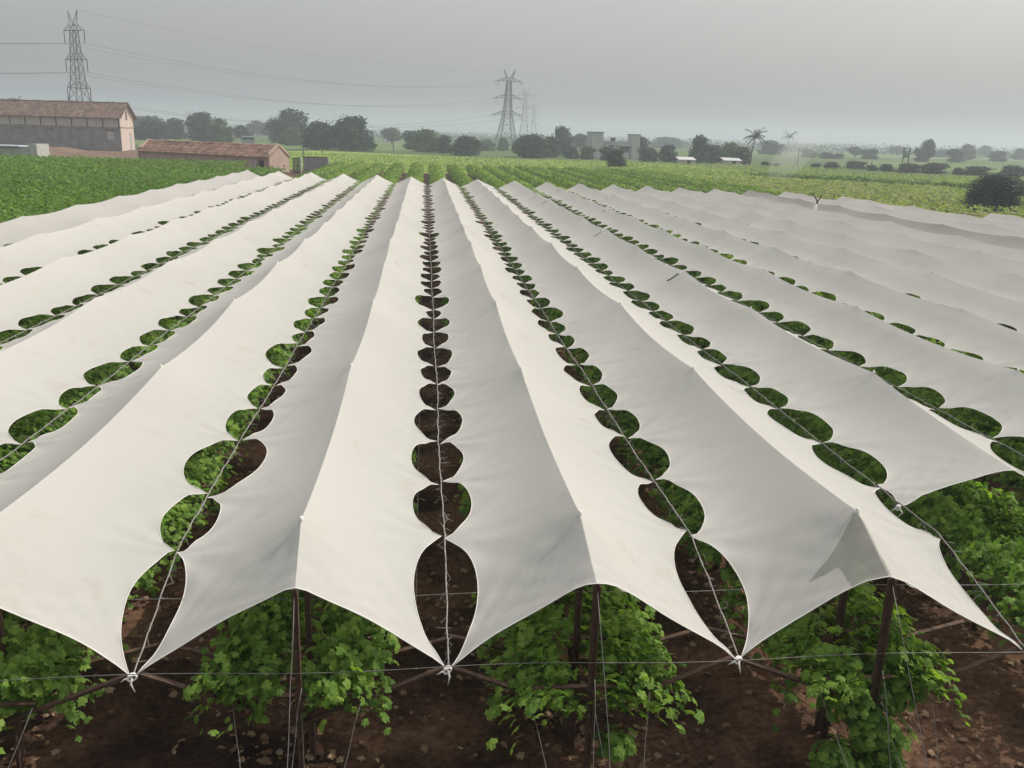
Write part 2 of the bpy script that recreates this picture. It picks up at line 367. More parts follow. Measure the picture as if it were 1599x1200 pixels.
for k in range(-6, 13):
    P, ys, pj = relax(k); ny = len(ys); n1 = NU + 1
    F = np.arange((ny - 1) * n1).reshape(ny - 1, n1)[:, :-1]
    keep = np.ones((ny - 1, NU), bool)
    for s_ in SLITS.get(k, ()):
        if s_ < len(pj): j = pj[s_]; keep[j, MID - 5:MID] = False
    if k == 0:
        j = pj[5]; keep[j, MID:MID + 6] = False
    F = F[keep].ravel()
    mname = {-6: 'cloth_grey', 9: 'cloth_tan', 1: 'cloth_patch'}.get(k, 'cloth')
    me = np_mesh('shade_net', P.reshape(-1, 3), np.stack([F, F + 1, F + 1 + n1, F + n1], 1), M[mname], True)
    ev = np.empty(len(me.edges) * 2, np.int32); me.edges.foreach_get('vertices', ev); ev = ev.reshape(-1, 2)
    shp = me.attributes.new('sharp_edge', 'BOOLEAN', 'EDGE') if 'sharp_edge' not in me.attributes else me.attributes['sharp_edge']
    shp.data.foreach_set('value', ((ev[:, 0] % n1 == MID) & (ev[:, 1] % n1 == MID)))
    if k == 1:                                   # where this net is coloured darker and more see-through, near the front peak
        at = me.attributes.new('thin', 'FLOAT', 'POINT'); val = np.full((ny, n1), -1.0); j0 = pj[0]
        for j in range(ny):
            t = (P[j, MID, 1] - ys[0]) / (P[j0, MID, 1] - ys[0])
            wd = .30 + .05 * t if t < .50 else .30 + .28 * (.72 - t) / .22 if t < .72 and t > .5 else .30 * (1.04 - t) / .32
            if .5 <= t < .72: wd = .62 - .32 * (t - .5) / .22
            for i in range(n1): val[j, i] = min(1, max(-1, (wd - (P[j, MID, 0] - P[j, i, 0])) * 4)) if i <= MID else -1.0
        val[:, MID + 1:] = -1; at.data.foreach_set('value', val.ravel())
    o = tag(link('shade_net', me), CLOTH_LABEL[k], 'shade net', 'white nets stretched over the vineyard rows')
    if -5 <= k <= 5:
        for col in (0, NU):
            mb = MB(); jm = ny if abs(k) < 4 else min(ny, 260)
            mb.tube([P[j, col] + np.array((0, 0, .004)) for j in range(jm)], .0045, 4); mb.build('hem', M['hem'], o, True)
        mb = MB(); mb.tube([P[0, i] + np.array((0, 0, .004)) for i in range(n1)], .006, 4); mb.build('front_hem', M['hem'], o, True)
    if k in (-1, 0, 1, 2):                       # the knot that ties the front corner
        x, y, z = P[0, 0]; mb = MB(); rr = random.Random(k + 50)
        pts = [(x - .03 + .035 * math.cos(a), y - .02 + .02 * math.sin(a * 1.3), z - .01 + .03 * math.sin(a)) for a in np.linspace(0, 9, 22)]
        mb.tube(pts, .010, 5)
        mb.tube([(x - .03, y - .02, z), (x - .01 + rr.uniform(-.03, .03), y - .05, z - .06), (x + rr.uniform(-.05, .05), y - .04, z - .15)], [.011, .010, .004], 5)
        mb.tube([(x - .03, y - .02, z), (x - .09, y - .05, z - .01), (x - .13, y - .03, z - .05)], [.010, .008, .004], 5)
        mb.build('knot', M['hem'], o, True)
    # pole tips poking into the peaks: small worn caps
    for j in (pj[:6] if -2 <= k <= 7 else ()):
        p = P[j, MID]; mb = MB(); mb.tube([(p[0], p[1], p[2] - .05), (p[0], p[1], p[2] + .02), (p[0], p[1], p[2] + .035)], [.028, .02, .01], 6); mb.build('peak_cap', M['hem'], o, True)

# ------------------------------------------------------------------ wires in the gaps between the nets
GAP = {-4: 'fourth gap left of the central one', -3: 'third gap left of the central one', -2: 'second gap left of the central one', -1: 'first gap left of the central one',
       0: 'central dark gap', 1: 'first gap right of the central one', 2: 'second gap right of the central one', 3: 'third gap right of the central one'}
for k, g in GAP.items():
    rr = random.Random(900 + k); x = valley(k) * S; mb = MB(); pts = []; y = 2.63 * S
    while y < y_end(k) - 1:
        pts.append((x + rr.uniform(-.008, .008) + .012 * math.sin(y * .9), y, ZV + .01 - (ZV - ZK) * max(0, 1 - (y - 2.63 * S) / (.62 * S)) + rr.uniform(-.006, .006))); y += .16 if y < 25 else .6
    mb.tube(pts, .008, 5)
    o = tag(mb.build('valley_wire', M['twig'], None, True), 'twig-wrapped wire running down the ' + g, 'wire', 'wires the nets are tied to')
    tw = MB()
    for p in pts[:120]:
        for q in range(rr.choice((1, 1, 2, 3, 3))):
            a = rr.uniform(0, 6.28); L_ = rr.uniform(.03, .12)
            b = (p[0] + L_ * math.cos(a), p[1] + L_ * .8 * math.sin(a), p[2] + rr.uniform(-.09, .05))
            c = (b[0] + rr.uniform(-.04, .04), b[1] + rr.uniform(-.04, .04), b[2] + rr.uniform(-.06, .03))
            tw.tube([p, b, c], [.0032, .0025, .0015], 3)
    t_ = tw.build('twig', M['twig'], o); t_['kind'] = 'stuff'
for nm, y, z, x0, x1, lab in (('cross_wire', 7.33, 1.72, -9.5, 9.6, 'long thin wire strung across the front through the net knots'),
                              ('cross_wire', 8.20, 1.99, -6.5, 9.0, 'thin wire strung across the gaps just behind the front knots')):
    mb = MB(); mb.tube([(x, y + .01 * math.sin(x * 2), z + .015 * math.sin(x * 1.7)) for x in np.linspace(x0, x1, 60)], .004, 4)
    tag(mb.build(nm, M['wire'], None, True), lab, 'wire')
mb = MB(); mb.tube([(valley(0) * S - .31, y, 1.30) for y in np.linspace(8.7, 60, 30)], .005, 4)
tag(mb.build('row_wire', M['wire']), 'fine straight wire along the left side of the central gap', 'wire')

# ------------------------------------------------------------------ trellis frames at the front ends
FR = {-3: 'far left, mostly outside the picture', -2: 'under the left corner of the picture', -1: 'left of the central gap', 0: 'right of the central gap',
      1: 'below the net with the see-through patch', 2: 'at the right edge among open vines'}
def frame(k, y, z_top, lab, group, guys=True):
    zt = ZK if guys else 1.5
    x = ridge(k) * S; rr = random.Random(k * 13 + int(y * 10)); t = thing('trellis_frame', (x, y, 0), lab, 'trellis', group)
    hw = (valley(k + 1) - valley(k)) * S / 2; mb = MB()
    lean = rr.uniform(-.03, .03)
    mb.box((0, .012, z_top / 2), (.062, .008, z_top)); mb.box((.027, -.020, z_top / 2), (.008, .056, z_top)); mb.build('post', M['rust'], t)
    for s_ in (-1, 1):
        mb = MB(); mb.bar((s_ * .03, .05, 1.12), (s_ * (hw - .02), .05, zt - .0), .055, .008); mb.bar((s_ * .03, .075, 1.10), (s_ * (hw - .02), .075, zt - .025), .008, .055); mb.build('arm', M['rust'], t)
    mb = MB(); mb.bar((-.62, .03, 1.425), (.60, .03, 1.43), .05, .008); mb.bar((-.62, .055, 1.405), (.60, .055, 1.41), .008, .05); mb.build('crossbar', M['rust'], t)
    if guys:
        for a, b in (((-.60, 0, 1.40), (-.22 + rr.uniform(-.05, .05), -1.3, .06)), ((.58, 0, 1.40), (.16 + rr.uniform(-.05, .05), -1.35, .06)),
                     ((0, -.04, z_top - .05), (.02 + rr.uniform(-.06, .06), -1.9, .06)), ((.03, -.05, 1.55), (-.12, -1.1, .06)), ((.03, -.05, 1.30), (.2, -1.1, .06))):
            mb = MB(); a = Vector(a); b = Vector(b)
            mb.tube([a + (b - a) * s_ + Vector((rr.uniform(-.008, .008), 0, -.02 * math.sin(s_ * 3.14))) for s_ in np.linspace(0, 1, 9)], .0042, 4); mb.build('guy_wire', M['wire'], t, True)
for k, lab in FR.items():
    frame(k, 2.64 * S - .02, 2.52, 'rusty trellis frame with guy wires ' + lab, 'trellis frames at the front ends of the rows')
for k in range(-2, 2):
    frame(k, peaks(k)[0], ZR - .14, 'rusty trellis frame hidden behind the front one of its row, under the net', 'second line of trellis frames', False)

# ------------------------------------------------------------------ leaves
LEAF = np.array([(0, -.35), (.22, -.48), (.50, -.18), (.34, -.02), (.52, .22), (.26, .24), (.0, .56), (-.26, .24), (-.52, .22), (-.34, -.02), (-.50, -.18), (-.22, -.48)])
def leaves(C, normals, size, rng, lobed=True):
    """C (n,3) centres; normals (n,3); returns V, F (quads or lobed tri fans)"""
    n = len(C); nrm = normals / np.linalg.norm(normals, axis=1, keepdims=True)
    a = rng.standard_normal((n, 3)); e1 = np.cross(nrm, a); e1 /= np.linalg.norm(e1, axis=1, keepdims=True); e2 = np.cross(nrm, e1)
    size = np.broadcast_to(size, (n,))
    if lobed:
        sh = np.vstack([[0, 0], LEAF]); m = len(sh); lift = np.r_[0, np.array([.0, -.06, -.14, -.02, -.16, -.05, -.18, -.05, -.16, -.02, -.14, -.06])]
        V = C[:, None] + size[:, None, None] * (sh[None, :, :1] * e1[:, None] + sh[None, :, 1:] * e2[:, None] + lift[None, :, None] * nrm[:, None])
        tri = np.array([(0, i, i % 12 + 1) for i in range(1, 13)])
    else:
        sh = np.array([(0, -.5), (.42, 0.02), (0, .55), (-.42, -.02)]); m = 4; lift = np.array([0, -.1, -.05, -.1])
        sh = sh[None] * (1 + .25 * rng.standard_normal((n, 4, 1)))
        V = C[:, None] + size[:, None, None] * (sh[..., :1] * e1[:, None] + sh[..., 1:] * e2[:, None] + lift[None, :, None] * nrm[:, None])
        tri = np.array([(0, 1, 2, 3)])
    F = (tri[None] + (np.arange(n) * m)[:, None, None]).reshape(-1, tri.shape[1])
    return V.reshape(-1, 3), F
def vine_proto(seed, nsh, lobed, lsize, droop=0.0, zmax=2.0):
    rng = np.random.default_rng(seed); C = []; Nn = []
    for s_ in range(nsh):                       # shoots arching out of the V and over the wires
        y0 = rng.uniform(-1.0, 1.0); side = rng.choice((-1, 1)); x = side * rng.uniform(.0, .35); z = 1.22 + rng.uniform(0, .25)
        L_ = rng.uniform(.5, 1.08); ang = rng.uniform(.25, 1.2); yy = y0; dyr = rng.normal(0, .25); m = int(L_ / .075)
        for q in range(m):
            t = q / m; x += side * .085 * math.cos(ang) * .9; z += .085 * (math.sin(ang) * .75 - .9 * t * t - droop * t); yy += .085 * dyr
            zm = min(zmax, 2.24 - .62 * abs(x)); z = min(z, zm - rng.uniform(0, .14))
            lim = .95 - .1 * rng.random()
            if abs(x) > lim: x = side * lim; z -= .05
            C.append((x + rng.normal(0, .05), yy + rng.normal(0, .05), max(min(z + rng.normal(0, .05), 2.22 - .62 * abs(x)), .6)))
            Nn.append((.55 * side * (.3 + t) + rng.normal(0, .45), rng.normal(-.15, .45), .8 + rng.normal(0, .3)))
    C = np.array(C); return leaves(C, np.array(Nn), lsize * rng.uniform(.6, 1.25, len(C)), rng, lobed)
def trunk_mesh(seed):
    rr = random.Random(seed); mb = MB()
    mb.tube([(0, 0, -.05), (.02 + rr.uniform(-.03, .03), .02, .35), (rr.uniform(-.04, .04), 0, .75), (0, rr.uniform(-.03, .03), 1.14)], [.05, .038, .033, .036], 7)
    for s_ in (-1, 1):
        mb.tube([(0, 0, 1.12), (s_ * .03, s_ * .4, 1.2), (s_ * .05, s_ * .95, 1.22)], [.03, .024, .014], 6)
        for q in range(4):
            y = s_ * rr.uniform(.1, .9); sd_ = rr.choice((-1, 1))
            mb.tube([(0, y, 1.2), (sd_ * .2, y + .05, 1.42), (sd_ * .6, y + rr.uniform(-.1, .1), 1.62)], [.012, .008, .004], 4)
    return mb.mesh('trunk', M['bark'], True)
vines_near = []; vines_far = []
for i in range(4):
    t = thing('grapevine', (0, 0, 0), '', 'grapevine'); link('trunk', trunk_mesh(i), t)
    V, F = vine_proto(40 + i, 235, True, .108); link('foliage', np_mesh('foliage', V, F, M['leaf']), t); vines_near.append(t)
for i in range(4):
    t = thing('grapevine', (0, 0, 0), '', 'grapevine'); link('trunk', trunk_mesh(10 + i), t)
    V, F = vine_proto(60 + i, 90, False, .18); link('foliage', np_mesh('foliage', V, F, M['leaf']), t); vines_far.append(t)
used = set(); nvine = 0
ROWTXT = {-5: 'bright net row beside the grey outermost one on the left', 4: 'fifth net row right of the central gap', 5: 'sixth net row right of the central gap', 6: 'seventh net row right of the central gap', -4: 'fourth net row left of the central gap', -3: 'third net row left of the central gap', -2: 'second net row left of the central gap', -1: 'net row directly left of the central gap',
          0: 'net row directly right of the central gap', 1: 'second net row right of the central gap', 2: 'third net row right of the central gap', 3: 'fourth net row right of the central gap'}
FRONT = {-2: 'leafy grapevine in the lower left corner, in front under the net edge', -1: 'leafy grapevine around the rusty post left of the central gap, foremost in its row',
         0: 'leafy grapevine around the rusty post right of the central gap, foremost in its row', 1: 'bushy grapevine hanging low below the net with the see-through patch, foremost in its row',
         2: 'bright open grapevine at the right edge, foremost in its row'}
for k in range(-5, 7):
    y = 2.64 * S + .95 if k < 4 else 11.5 + 1.5 * k; i = 0; rr = random.Random(k + 400)
    while y < 50 and nvine < 280:
        near = y < 17; pool = vines_near if near else vines_far; src = pool[rr.randrange(4)]
        sc = (rr.uniform(.92, 1.06), rr.uniform(.95, 1.1), rr.uniform(.92, 1.05)); rz = rr.choice((0, math.pi)) + rr.uniform(-.08, .08)
        loc = (ridge(k) * S + rr.uniform(-.06, .06), y, 0)
        lab = FRONT[k] if (i == 0 and k in FRONT) else 'grapevine under the ' + ROWTXT[k]
        grp = 'grapevines under the ' + ROWTXT[k]
        if id(src) not in used:
            used.add(id(src)); src.location = loc; src.rotation_euler = (0, 0, rz); src.scale = sc; src['label'] = lab; src['group'] = grp; o = src
        else: o = copy_tree(src, loc, rz, sc, lab, grp)
        if i == 0 and k in FRONT and k in (0, 1):
            rng = np.random.default_rng(k + 5); cl = ((.22, -1.0, .92, .24, 90), ) if k == 0 else ((-.1, -.75, 1.15, .42, 300), (.35, -.7, 1.25, .4, 260), (.1, -1.0, .95, .36, 220), (-.30, -1.0, .62, .34, 200), (.15, -1.05, .55, .30, 150))
            sg = 1 if math.cos(rz) > 0 else -1
            for cx, cy_, cz, rad, nn in cl:
                d = rng.standard_normal((nn, 3)); d /= np.linalg.norm(d, axis=1, keepdims=True); C = np.array((cx * sg, cy_ * sg, cz)) + d * rad * rng.uniform(.4, 1, (nn, 1)) * np.array((1, .8, .7))
                V, F = leaves(C, d + np.array((0, 0, .8)), .115 * rng.uniform(.6, 1.2, nn), rng)
                link('low_shoot', np_mesh('low_shoot', V, F, M['leaf']), o)
        y += 1.95 + rr.uniform(-.06, .06); i += 1; nvine += 1
# the open vines at the right front edge, beyond the cut-back net
for k in (4, 5):
    rr = random.Random(k)
    for i in range(4):
        copy_tree(vines_near[rr.randrange(4)], (ridge(k) * S, 2.7 * S + 2.2 * (k - 4) * .5 + i * 1.95, 0), rr.choice((0, math.pi)), None, 'open grapevine beyond the cut-back net at the right edge', 'open grapevines at the right edge')

# beyond about 50 m: the rest of the vines under the nets, glimpsed through the holes
rng = np.random.default_rng(77); CC = []
for k in range(-5, 7):
    m_ = int(26 * (y_end(k) - 51)); xx = rng.uniform(-.95, .95, m_)
    CC.append(np.stack([ridge(k) * S + xx, rng.uniform(50, y_end(k) - .5, m_), 1.75 - .35 * np.abs(xx) + rng.normal(0, .16, m_)], 1))
CC = np.vstack(CC); V, F = leaves(CC, np.stack([rng.normal(0, .5, len(CC)), rng.normal(-.2, .5, len(CC)), np.full(len(CC), .9)], 1), .30 * rng.uniform(.6, 1.3, len(CC)), rng, False)
tag(link('grapevines', np_mesh('grapevines', V, F, M['leaf'])), 'farther vines under the nets, glimpsed through the small distant holes', 'vines', kind='stuff')

# dry leaves and clods on the ground between the rows
rng = np.random.default_rng(3); n = 15000
C = np.stack([rng.uniform(-9, 11, n), 6.5 + 26 * rng.random(n) ** 2.0, np.zeros(n)], 1)
clump = np.sin(C[:, 0] * 1.9 + 1) * np.sin(C[:, 1] * 1.3) + rng.normal(0, .7, n) > .05; C = C[clump]; n = len(C)
C[:, 2] = .115 + .05 * np.cos((C[:, 0] / S - .57) * 2 * np.pi) + rng.uniform(.02, .06, n)
V, F = leaves(C, np.stack([rng.normal(0, .35, n), rng.normal(0, .35, n), np.ones(n)], 1), rng.uniform(.03, .11, n), rng)
tag(link('leaf_litter', np_mesh('leaf_litter', V, F, M['dry_leaf'])), 'dry brown leaves scattered over the dark soil in front', 'fallen leaves', kind='stuff')

# ------------------------------------------------------------------ open vineyard on the left: one leafy mass
def mass(name, pts_xy, ztop, zvar, size, m, label, cat, seed, base=None, rowamp=0.0, lobes=False):
    rng = np.random.default_rng(seed); n = len(pts_xy); x, y = pts_xy.T
    hump = .5 * np.sin(x * 1.7 + y * .9) + .5 * np.sin(x * .8 - y * 1.6 + 1)
    z = ztop + zvar * (.6 * hump + rng.normal(0, .55, n)) + rowamp * np.cos(x / S * 2 * np.pi)
    C = np.stack([x, y, z], 1); Nn = np.stack([rng.normal(0, .55, n), rng.normal(-.2, .55, n), .9 + rng.normal(0, .2, n)], 1)
    V, F = leaves(C, Nn, size * rng.uniform(.6, 1.3, n), rng, lobes)
    if base is not None:
        BV, BF = base; F = np.vstack([F, BF + len(V)]); V = np.vstack([V, BV])
    return tag(link(name, np_mesh(name, V, F, m)), label, cat, kind='stuff')
def grid_base(x0, x1, y0, y1, z, st):
    xs = np.arange(x0, x1 + st, st); ys = np.arange(y0, y1 + st, st); gx, gy = np.meshgrid(xs, ys); n = len(xs)
    V = np.stack([gx, gy, np.full_like(gx, z) + .12 * np.sin(gx * 2.1) * np.sin(gy * 1.7)], -1).reshape(-1, 3); i = np.arange((len(ys) - 1) * n).reshape(-1, n)[:, :-1].ravel()
    return V, np.stack([i, i + 1, i + 1 + n, i + n], 1)
rng = np.random.default_rng(5)
XE = ridge(-6) * S - 1.5
A = np.stack([rng.uniform(-48, XE, 52000), rng.uniform(24, 80, 52000)], 1); B = np.stack([rng.uniform(-92, XE, 48000), rng.uniform(80, 136, 48000)], 1)
def keep_left(p): return p[(p[:, 0] > -12 - .72 * p[:, 1])]
xy = np.vstack([keep_left(A), keep_left(B)]); xy = xy[~((xy[:, 0] > -25) & (xy[:, 1] > 118))]; xy = xy[~((xy[:, 0] + 22.6) * .829 - (xy[:, 1] - 138.0) * .559 < 1) | (((xy[:, 0] + 22.6) * .559 + (xy[:, 1] - 138.0) * .829) < -1.0)]
b1_, b2_ = grid_base(-92, XE - .5, 24, 116, 1.25, 1.6), grid_base(-92, -46, 117.7, 136, 1.25, 1.6)
two_bases = (np.vstack([b1_[0], b2_[0]]), np.vstack([b1_[1], b2_[1] + len(b1_[0])]))
far_ = (xy[:, 1] - 24) / 110
mass('vine_field', xy, 1.62, .22, .17 + .16 * far_, M['leaf_field'], 'dense green uncovered vines left of the nets, in front of the old building', 'vines', 9, two_bases)

# vine rows running on beyond the far end of the nets
rows = []
for i in range(3):
    rng = np.random.default_rng(80 + i); n = 4600; Ln = 62.0
    x = rng.uniform(-.92, .92, n); y = rng.uniform(0, Ln, n); z = 1.55 + .07 * np.sin(y * 1.1 + i) * np.sin(y * .37) + rng.normal(0, .09, n) - .25 * x ** 4
    low = rng.random(n) < .12; z[low] = rng.uniform(.7, 1.4, low.sum()); x[low] = np.sign(x[low]) * rng.uniform(.7, .95, low.sum())
    V, F = leaves(np.stack([x, y, z], 1), np.stack([x * .8 + rng.normal(0, .4, n), rng.normal(-.1, .45, n), .8 + rng.normal(0, .25, n)], 1), .34 * rng.uniform(.6, 1.3, n), rng, False)
    rows.append(np_mesh('vine_row', V, F, M['leaf_row']))
rr = random.Random(4)
for k in range(-5, 14):
    y0 = y_end(min(k, 10)) + 1.5; o = link('vine_row', rows[rr.randrange(3)], None, (ridge(k) * S, y0, 0)); o.scale = (1, (148 - y0) / 62, rr.uniform(.95, 1.06))
    tag(o, 'open green vine row running on beyond the far end of the nets', 'vine row', 'vine rows beyond the nets')
rng = np.random.default_rng(15); n = 42000
xy = np.stack([rng.uniform(30, 150, n), rng.uniform(52, 192, n)], 1)
xy = xy[(xy[:, 0] > np.where(xy[:, 1] < 82, 37.5, 37.0)) & (xy[:, 1] > 152 - 1.0 * (xy[:, 0] - 38) * .9 - 60) & (xy[:, 0] < .95 * xy[:, 1] + 20)]
mass('crop', xy, .62, .16, .42, M['leaf_yellow'], 'yellow-green low crop beyond the far right edge of the nets', 'crop', 21)
rng = np.random.default_rng(16); n = 15000
xy = np.stack([rng.uniform(-38, 125, n), rng.uniform(152, 255, n)], 1); xy = xy[(xy[:, 0] < 40 + (xy[:, 1] - 152) * .9) & (xy[:, 0] > -36)]
mass('crop', xy, .28, .07, .50, M['leaf_yellow'], 'smooth light green crop between the vine rows and the trees', 'crop', 22)
rng = np.random.default_rng(18); n = 5000; t = rng.random(n)
xy = np.stack([60 + 34 * t + rng.normal(0, .8, n), 164 - 36 * t + rng.normal(0, .8, n)], 1)
mass('hedge', xy, .95, .3, .42, M['leaf_field'], 'low dark hedge line crossing the crop at right', 'hedge', 23)

# ------------------------------------------------------------------ trees
def crown_proto(seed, n, lsize, nblob=9, low=.22, flat=1.0, sparse=1.0):
    rng = np.random.default_rng(seed); C = []; Nn = []
    bl = []
    for b in range(nblob):
        a = rng.uniform(0, 6.28); r = .30 * math.sqrt(rng.random()); zc = low + (1 - low) * (.22 + .56 * rng.random()); sh = 1 - .75 * max(0, (zc - .6)) / .4
        bl.append((r * sh * math.cos(a), r * sh * math.sin(a), zc, rng.uniform(.15, .26)))
    bl.append((0, 0, low + (1 - low) * .5, .30)); bl.append((0, 0, .80, .19))
    if low < .11:
        for b in range(5): a = b * 1.257 + rng.uniform(-.3, .3); bl.append((.21 * math.cos(a), .21 * math.sin(a), .19, .19))
    for cx, cy_, cz, rad in bl:
        m = int(n / len(bl)); d = rng.standard_normal((m, 3)); d /= np.linalg.norm(d, axis=1, keepdims=True)
        rr_ = rad * (1 - .45 * rng.random((m, 1)) ** 2 + .15 * rng.standard_normal((m, 1)))
        p = np.array((cx, cy_, cz)) + d * rr_ * np.array((1, 1, (1 - low) * .95)); C.append(p); Nn.append(d + rng.normal(0, .5, (m, 3)) + np.array((0, 0, .3)))
    C = np.vstack(C); Nn = np.vstack(Nn); C = C[(C[:, 2] > 0) & (C[:, 2] < 1.04)] if False else C; C[:, 2] = np.abs(C[:, 2])
    return leaves(C, Nn, lsize * rng.uniform(.55, 1.35, len(C)), rng, False)
def trunk_proto(seed, hgt):
    rr = random.Random(seed); mb = MB(); mb.tube([(0, 0, -.02), (.006, .004, hgt * .5), (rr.uniform(-.02, .02), 0, hgt)], [.035, .024, .016], 7)
    for q in range(5):
        a = q * 1.3 + rr.random(); mb.tube([(0, 0, hgt * .6), (.12 * math.cos(a), .12 * math.sin(a), hgt + .12), (.22 * math.cos(a), .22 * math.sin(a), hgt + .3)], [.014, .009, .003], 5)
    return mb.mesh('trunk', M['bark'], True)
TP = {}
for key, args, m in (('a', (201, 3600, .075, 9, .05), 'leaf_tree'), ('b', (202, 3800, .075, 11, .03), 'leaf_tree'), ('c', (203, 2800, .08, 8, .12), 'leaf_tree'), ('d', (207, 3200, .08, 12, .06), 'leaf_tree'),
                     ('l', (204, 2800, .08, 9, .06), 'leaf_tree_light'), ('s', (205, 1800, .10, 8, .02), 'leaf_tree'), ('g', (206, 1800, .10, 8, .02), 'leaf_shrub'), ('B', (208, 15000, .042, 14, .02), 'leaf_tree')):
    V, F = crown_proto(*args); TP[key] = (np_mesh('crown', V, F, M[m]), trunk_proto(args[0], max(args[4], .12) + .08))
def tree(key, x, y, h, wd, label, rz, name='tree', cat='tree', group=None):
    t = thing(name, (x, y, 0), label, cat, group, rz); t.scale = (wd / .82, wd / .82, h)
    link('crown', TP[key][0], t); link('trunk', TP[key][1], t); return t
TREES = [
 ('l', -252.8, 600.9, 20.0, 30, 'pale hazy tree rising behind the roof of the long building at the left edge'),
 ('a', -116.4, 409.1, 8.4, 17, 'tree just right of the pink gable end'), ('a', -116.2, 446.1, 9.8, 13, 'rounded tree left of the dark blue-green dome tree behind the tiled hut'),
 ('b', -91.8, 398.1, 12.2, 13.5, 'dark blue-green dome tree behind the left half of the tiled hut'), ('l', -80.5, 380.1, 9.8, 10, 'greener ragged tree right of the dark dome tree behind the hut'),
 ('c', -81.6, 426.7, 7.6, 8, 'small pale tree behind the ridge of the hut, left of the parked vehicle'), ('c', -111.3, 635.5, 11.5, 13, 'hazy tree behind the parked vehicle'), ('c', -88.5, 552.9, 11, 10.5, 'hazy narrow tree left of the tallest tree behind the hut'),
 ('a', -56.1, 394.1, 14.6, 16.5, 'tallest broad tree above the right end of the tiled hut'), ('l', -51.4, 366.2, 7.2, 7.5, 'light green tree in front of the tallest tree by the hut'),
 ('b', -34.7, 310.7, 9.2, 11.5, 'dark tree left of the big dark dome tree at mid left'), ('d', -30.2, 329.8, 8.5, 7, 'dark tree squeezed between two dark dome trees at mid left'),
 ('b', -22.3, 306.8, 11.2, 14, 'big dark dome tree left of the thin field pole'), ('c', -16.7, 480.4, 8.6, 12, 'hazy pale tree beside the far pale house'),
 ('s', -4.4, 356.6, 7.2, 8, 'bushy tree right of the thin field pole'), ('l', 1.5, 318.1, 7.8, 12, 'wide olive green tree mid left of the pylon'), ('d', 6.5, 304.8, 6.0, 5, 'small dark tree right of the wide olive one'),
 ('b', 12.2, 285.5, 5.9, 10, 'low dark dome tree left of the middle pylon'), ('l', 25.5, 373.8, 4.6, 7, 'pale low bush left of the foot of the middle pylon'), ('l', 32.3, 383.3, 5.4, 6, 'pale bush at the foot of the middle pylon'),
 ('c', 29.8, 288.7, 4.9, 6, 'low tree right below the middle pylon'), ('b', 32.5, 276.6, 7.0, 11, 'wide dark dome tree right of the middle pylon'), ('a', 49.6, 336.5, 10.5, 9.5, 'tall round tree right of the wide dark dome beside the pylon'),
 ('s', 40.4, 291.9, 6.6, 6, 'dark bushy tree in front of the tall round one'), ('c', 74.5, 442.4, 8.3, 11, 'hazy tree between the tall round tree and the grey house'), ('s', 45.2, 282.0, 3.8, 5.6, 'low bush left below the grey house'),
 ('s', 49.1, 278.7, 3.9, 5, 'low bush right in front of the grey house corner'), ('b', 41.1, 194.8, 4.3, 4.6, 'lone bushy tree standing in the green crop'), ('s', 53.3, 263.4, 4.2, 6, 'bush behind the lone tree in the crop'),
 ('c', 72.5, 308.2, 7.6, 6, 'open topped tree against the right block of the grey house'), ('s', 65.8, 268.0, 4.4, 6.5, 'wide bush right of the grey house'), ('d', 183.4, 693.2, 8.5, 28, 'far hazy wide tree beyond the bushes right of the house'),
 ('b', 72.0, 267.2, 5.2, 6, 'dark round tree left of the white sheds'), ('d', 81.2, 268.9, 8.2, 6.2, 'tall ragged tree behind the white sheds'), ('s', 87.0, 273.6, 5.5, 5, 'bushy tree between the two white sheds'),
 ('l', 92.0, 271.7, 6.4, 9, 'wide tree behind the right white shed'), ('s', 94.2, 267.7, 5.2, 5.6, 'bush left of the coconut palm'), ('a', 191.2, 498.2, 8, 15, 'bluish far tree right of the coconut palm'),
 ('s', 189.6, 443.3, 4.1, 8, 'small far tree right of the feathery far palm'), ('s', 189.2, 420.3, 3.0, 8, 'low far bush beside the field pole on the right'), ('s', 198.2, 429.0, 2.5, 6.4, 'lowest far bush right of the field pole on the right'),
 ('c', 236.9, 491.3, 6, 9.5, 'hazy far tree right of the field pole'), ('d', 218.4, 437.1, 5, 9, 'hazy far tree left of the transformer poles'), ('c', 350.5, 660.2, 7, 14, 'very hazy tree directly behind the transformer poles'),
 ('c', 222.5, 391.4, 10.4, 7, 'tall narrow tree right of the transformer poles'), ('s', 226.4, 403.7, 6.4, 7, 'bush at the left foot of the tall narrow tree'), ('a', 315.8, 515.1, 9.3, 11, 'far rounded tree at right near the skyline'),
 ('s', 248.7, 413.0, 6.4, 8, 'dark tree below the far rounded skyline tree'), ('c', 448.0, 705.5, 9.6, 11, 'faint far tree near the right edge'), ('d', 309.3, 473.8, 6, 9.5, 'wide far tree above the dark bush'), ('d', 402.1, 593.7, 7.6, 10, 'faint far tree at the right edge'),
 ('s', 360.2, 616.5, 5.8, 12, 'faint low tree between tall narrow tree and skyline tree'),
 ('d', -150, 520, 11, 24, 'hazy wide tree just beside the pink gable, far behind'), ('d', -70, 470, 10, 15, 'hazy tree behind the greener ragged tree'), ('c', -40, 380, 8.5, 10, 'hazy tree between tallest tree and dark trees'),
]
rr = random.Random(12)
for key, x, y, h, wd, lab in TREES: tree(key, x, y, h, wd, lab, rr.uniform(0, 6.28))
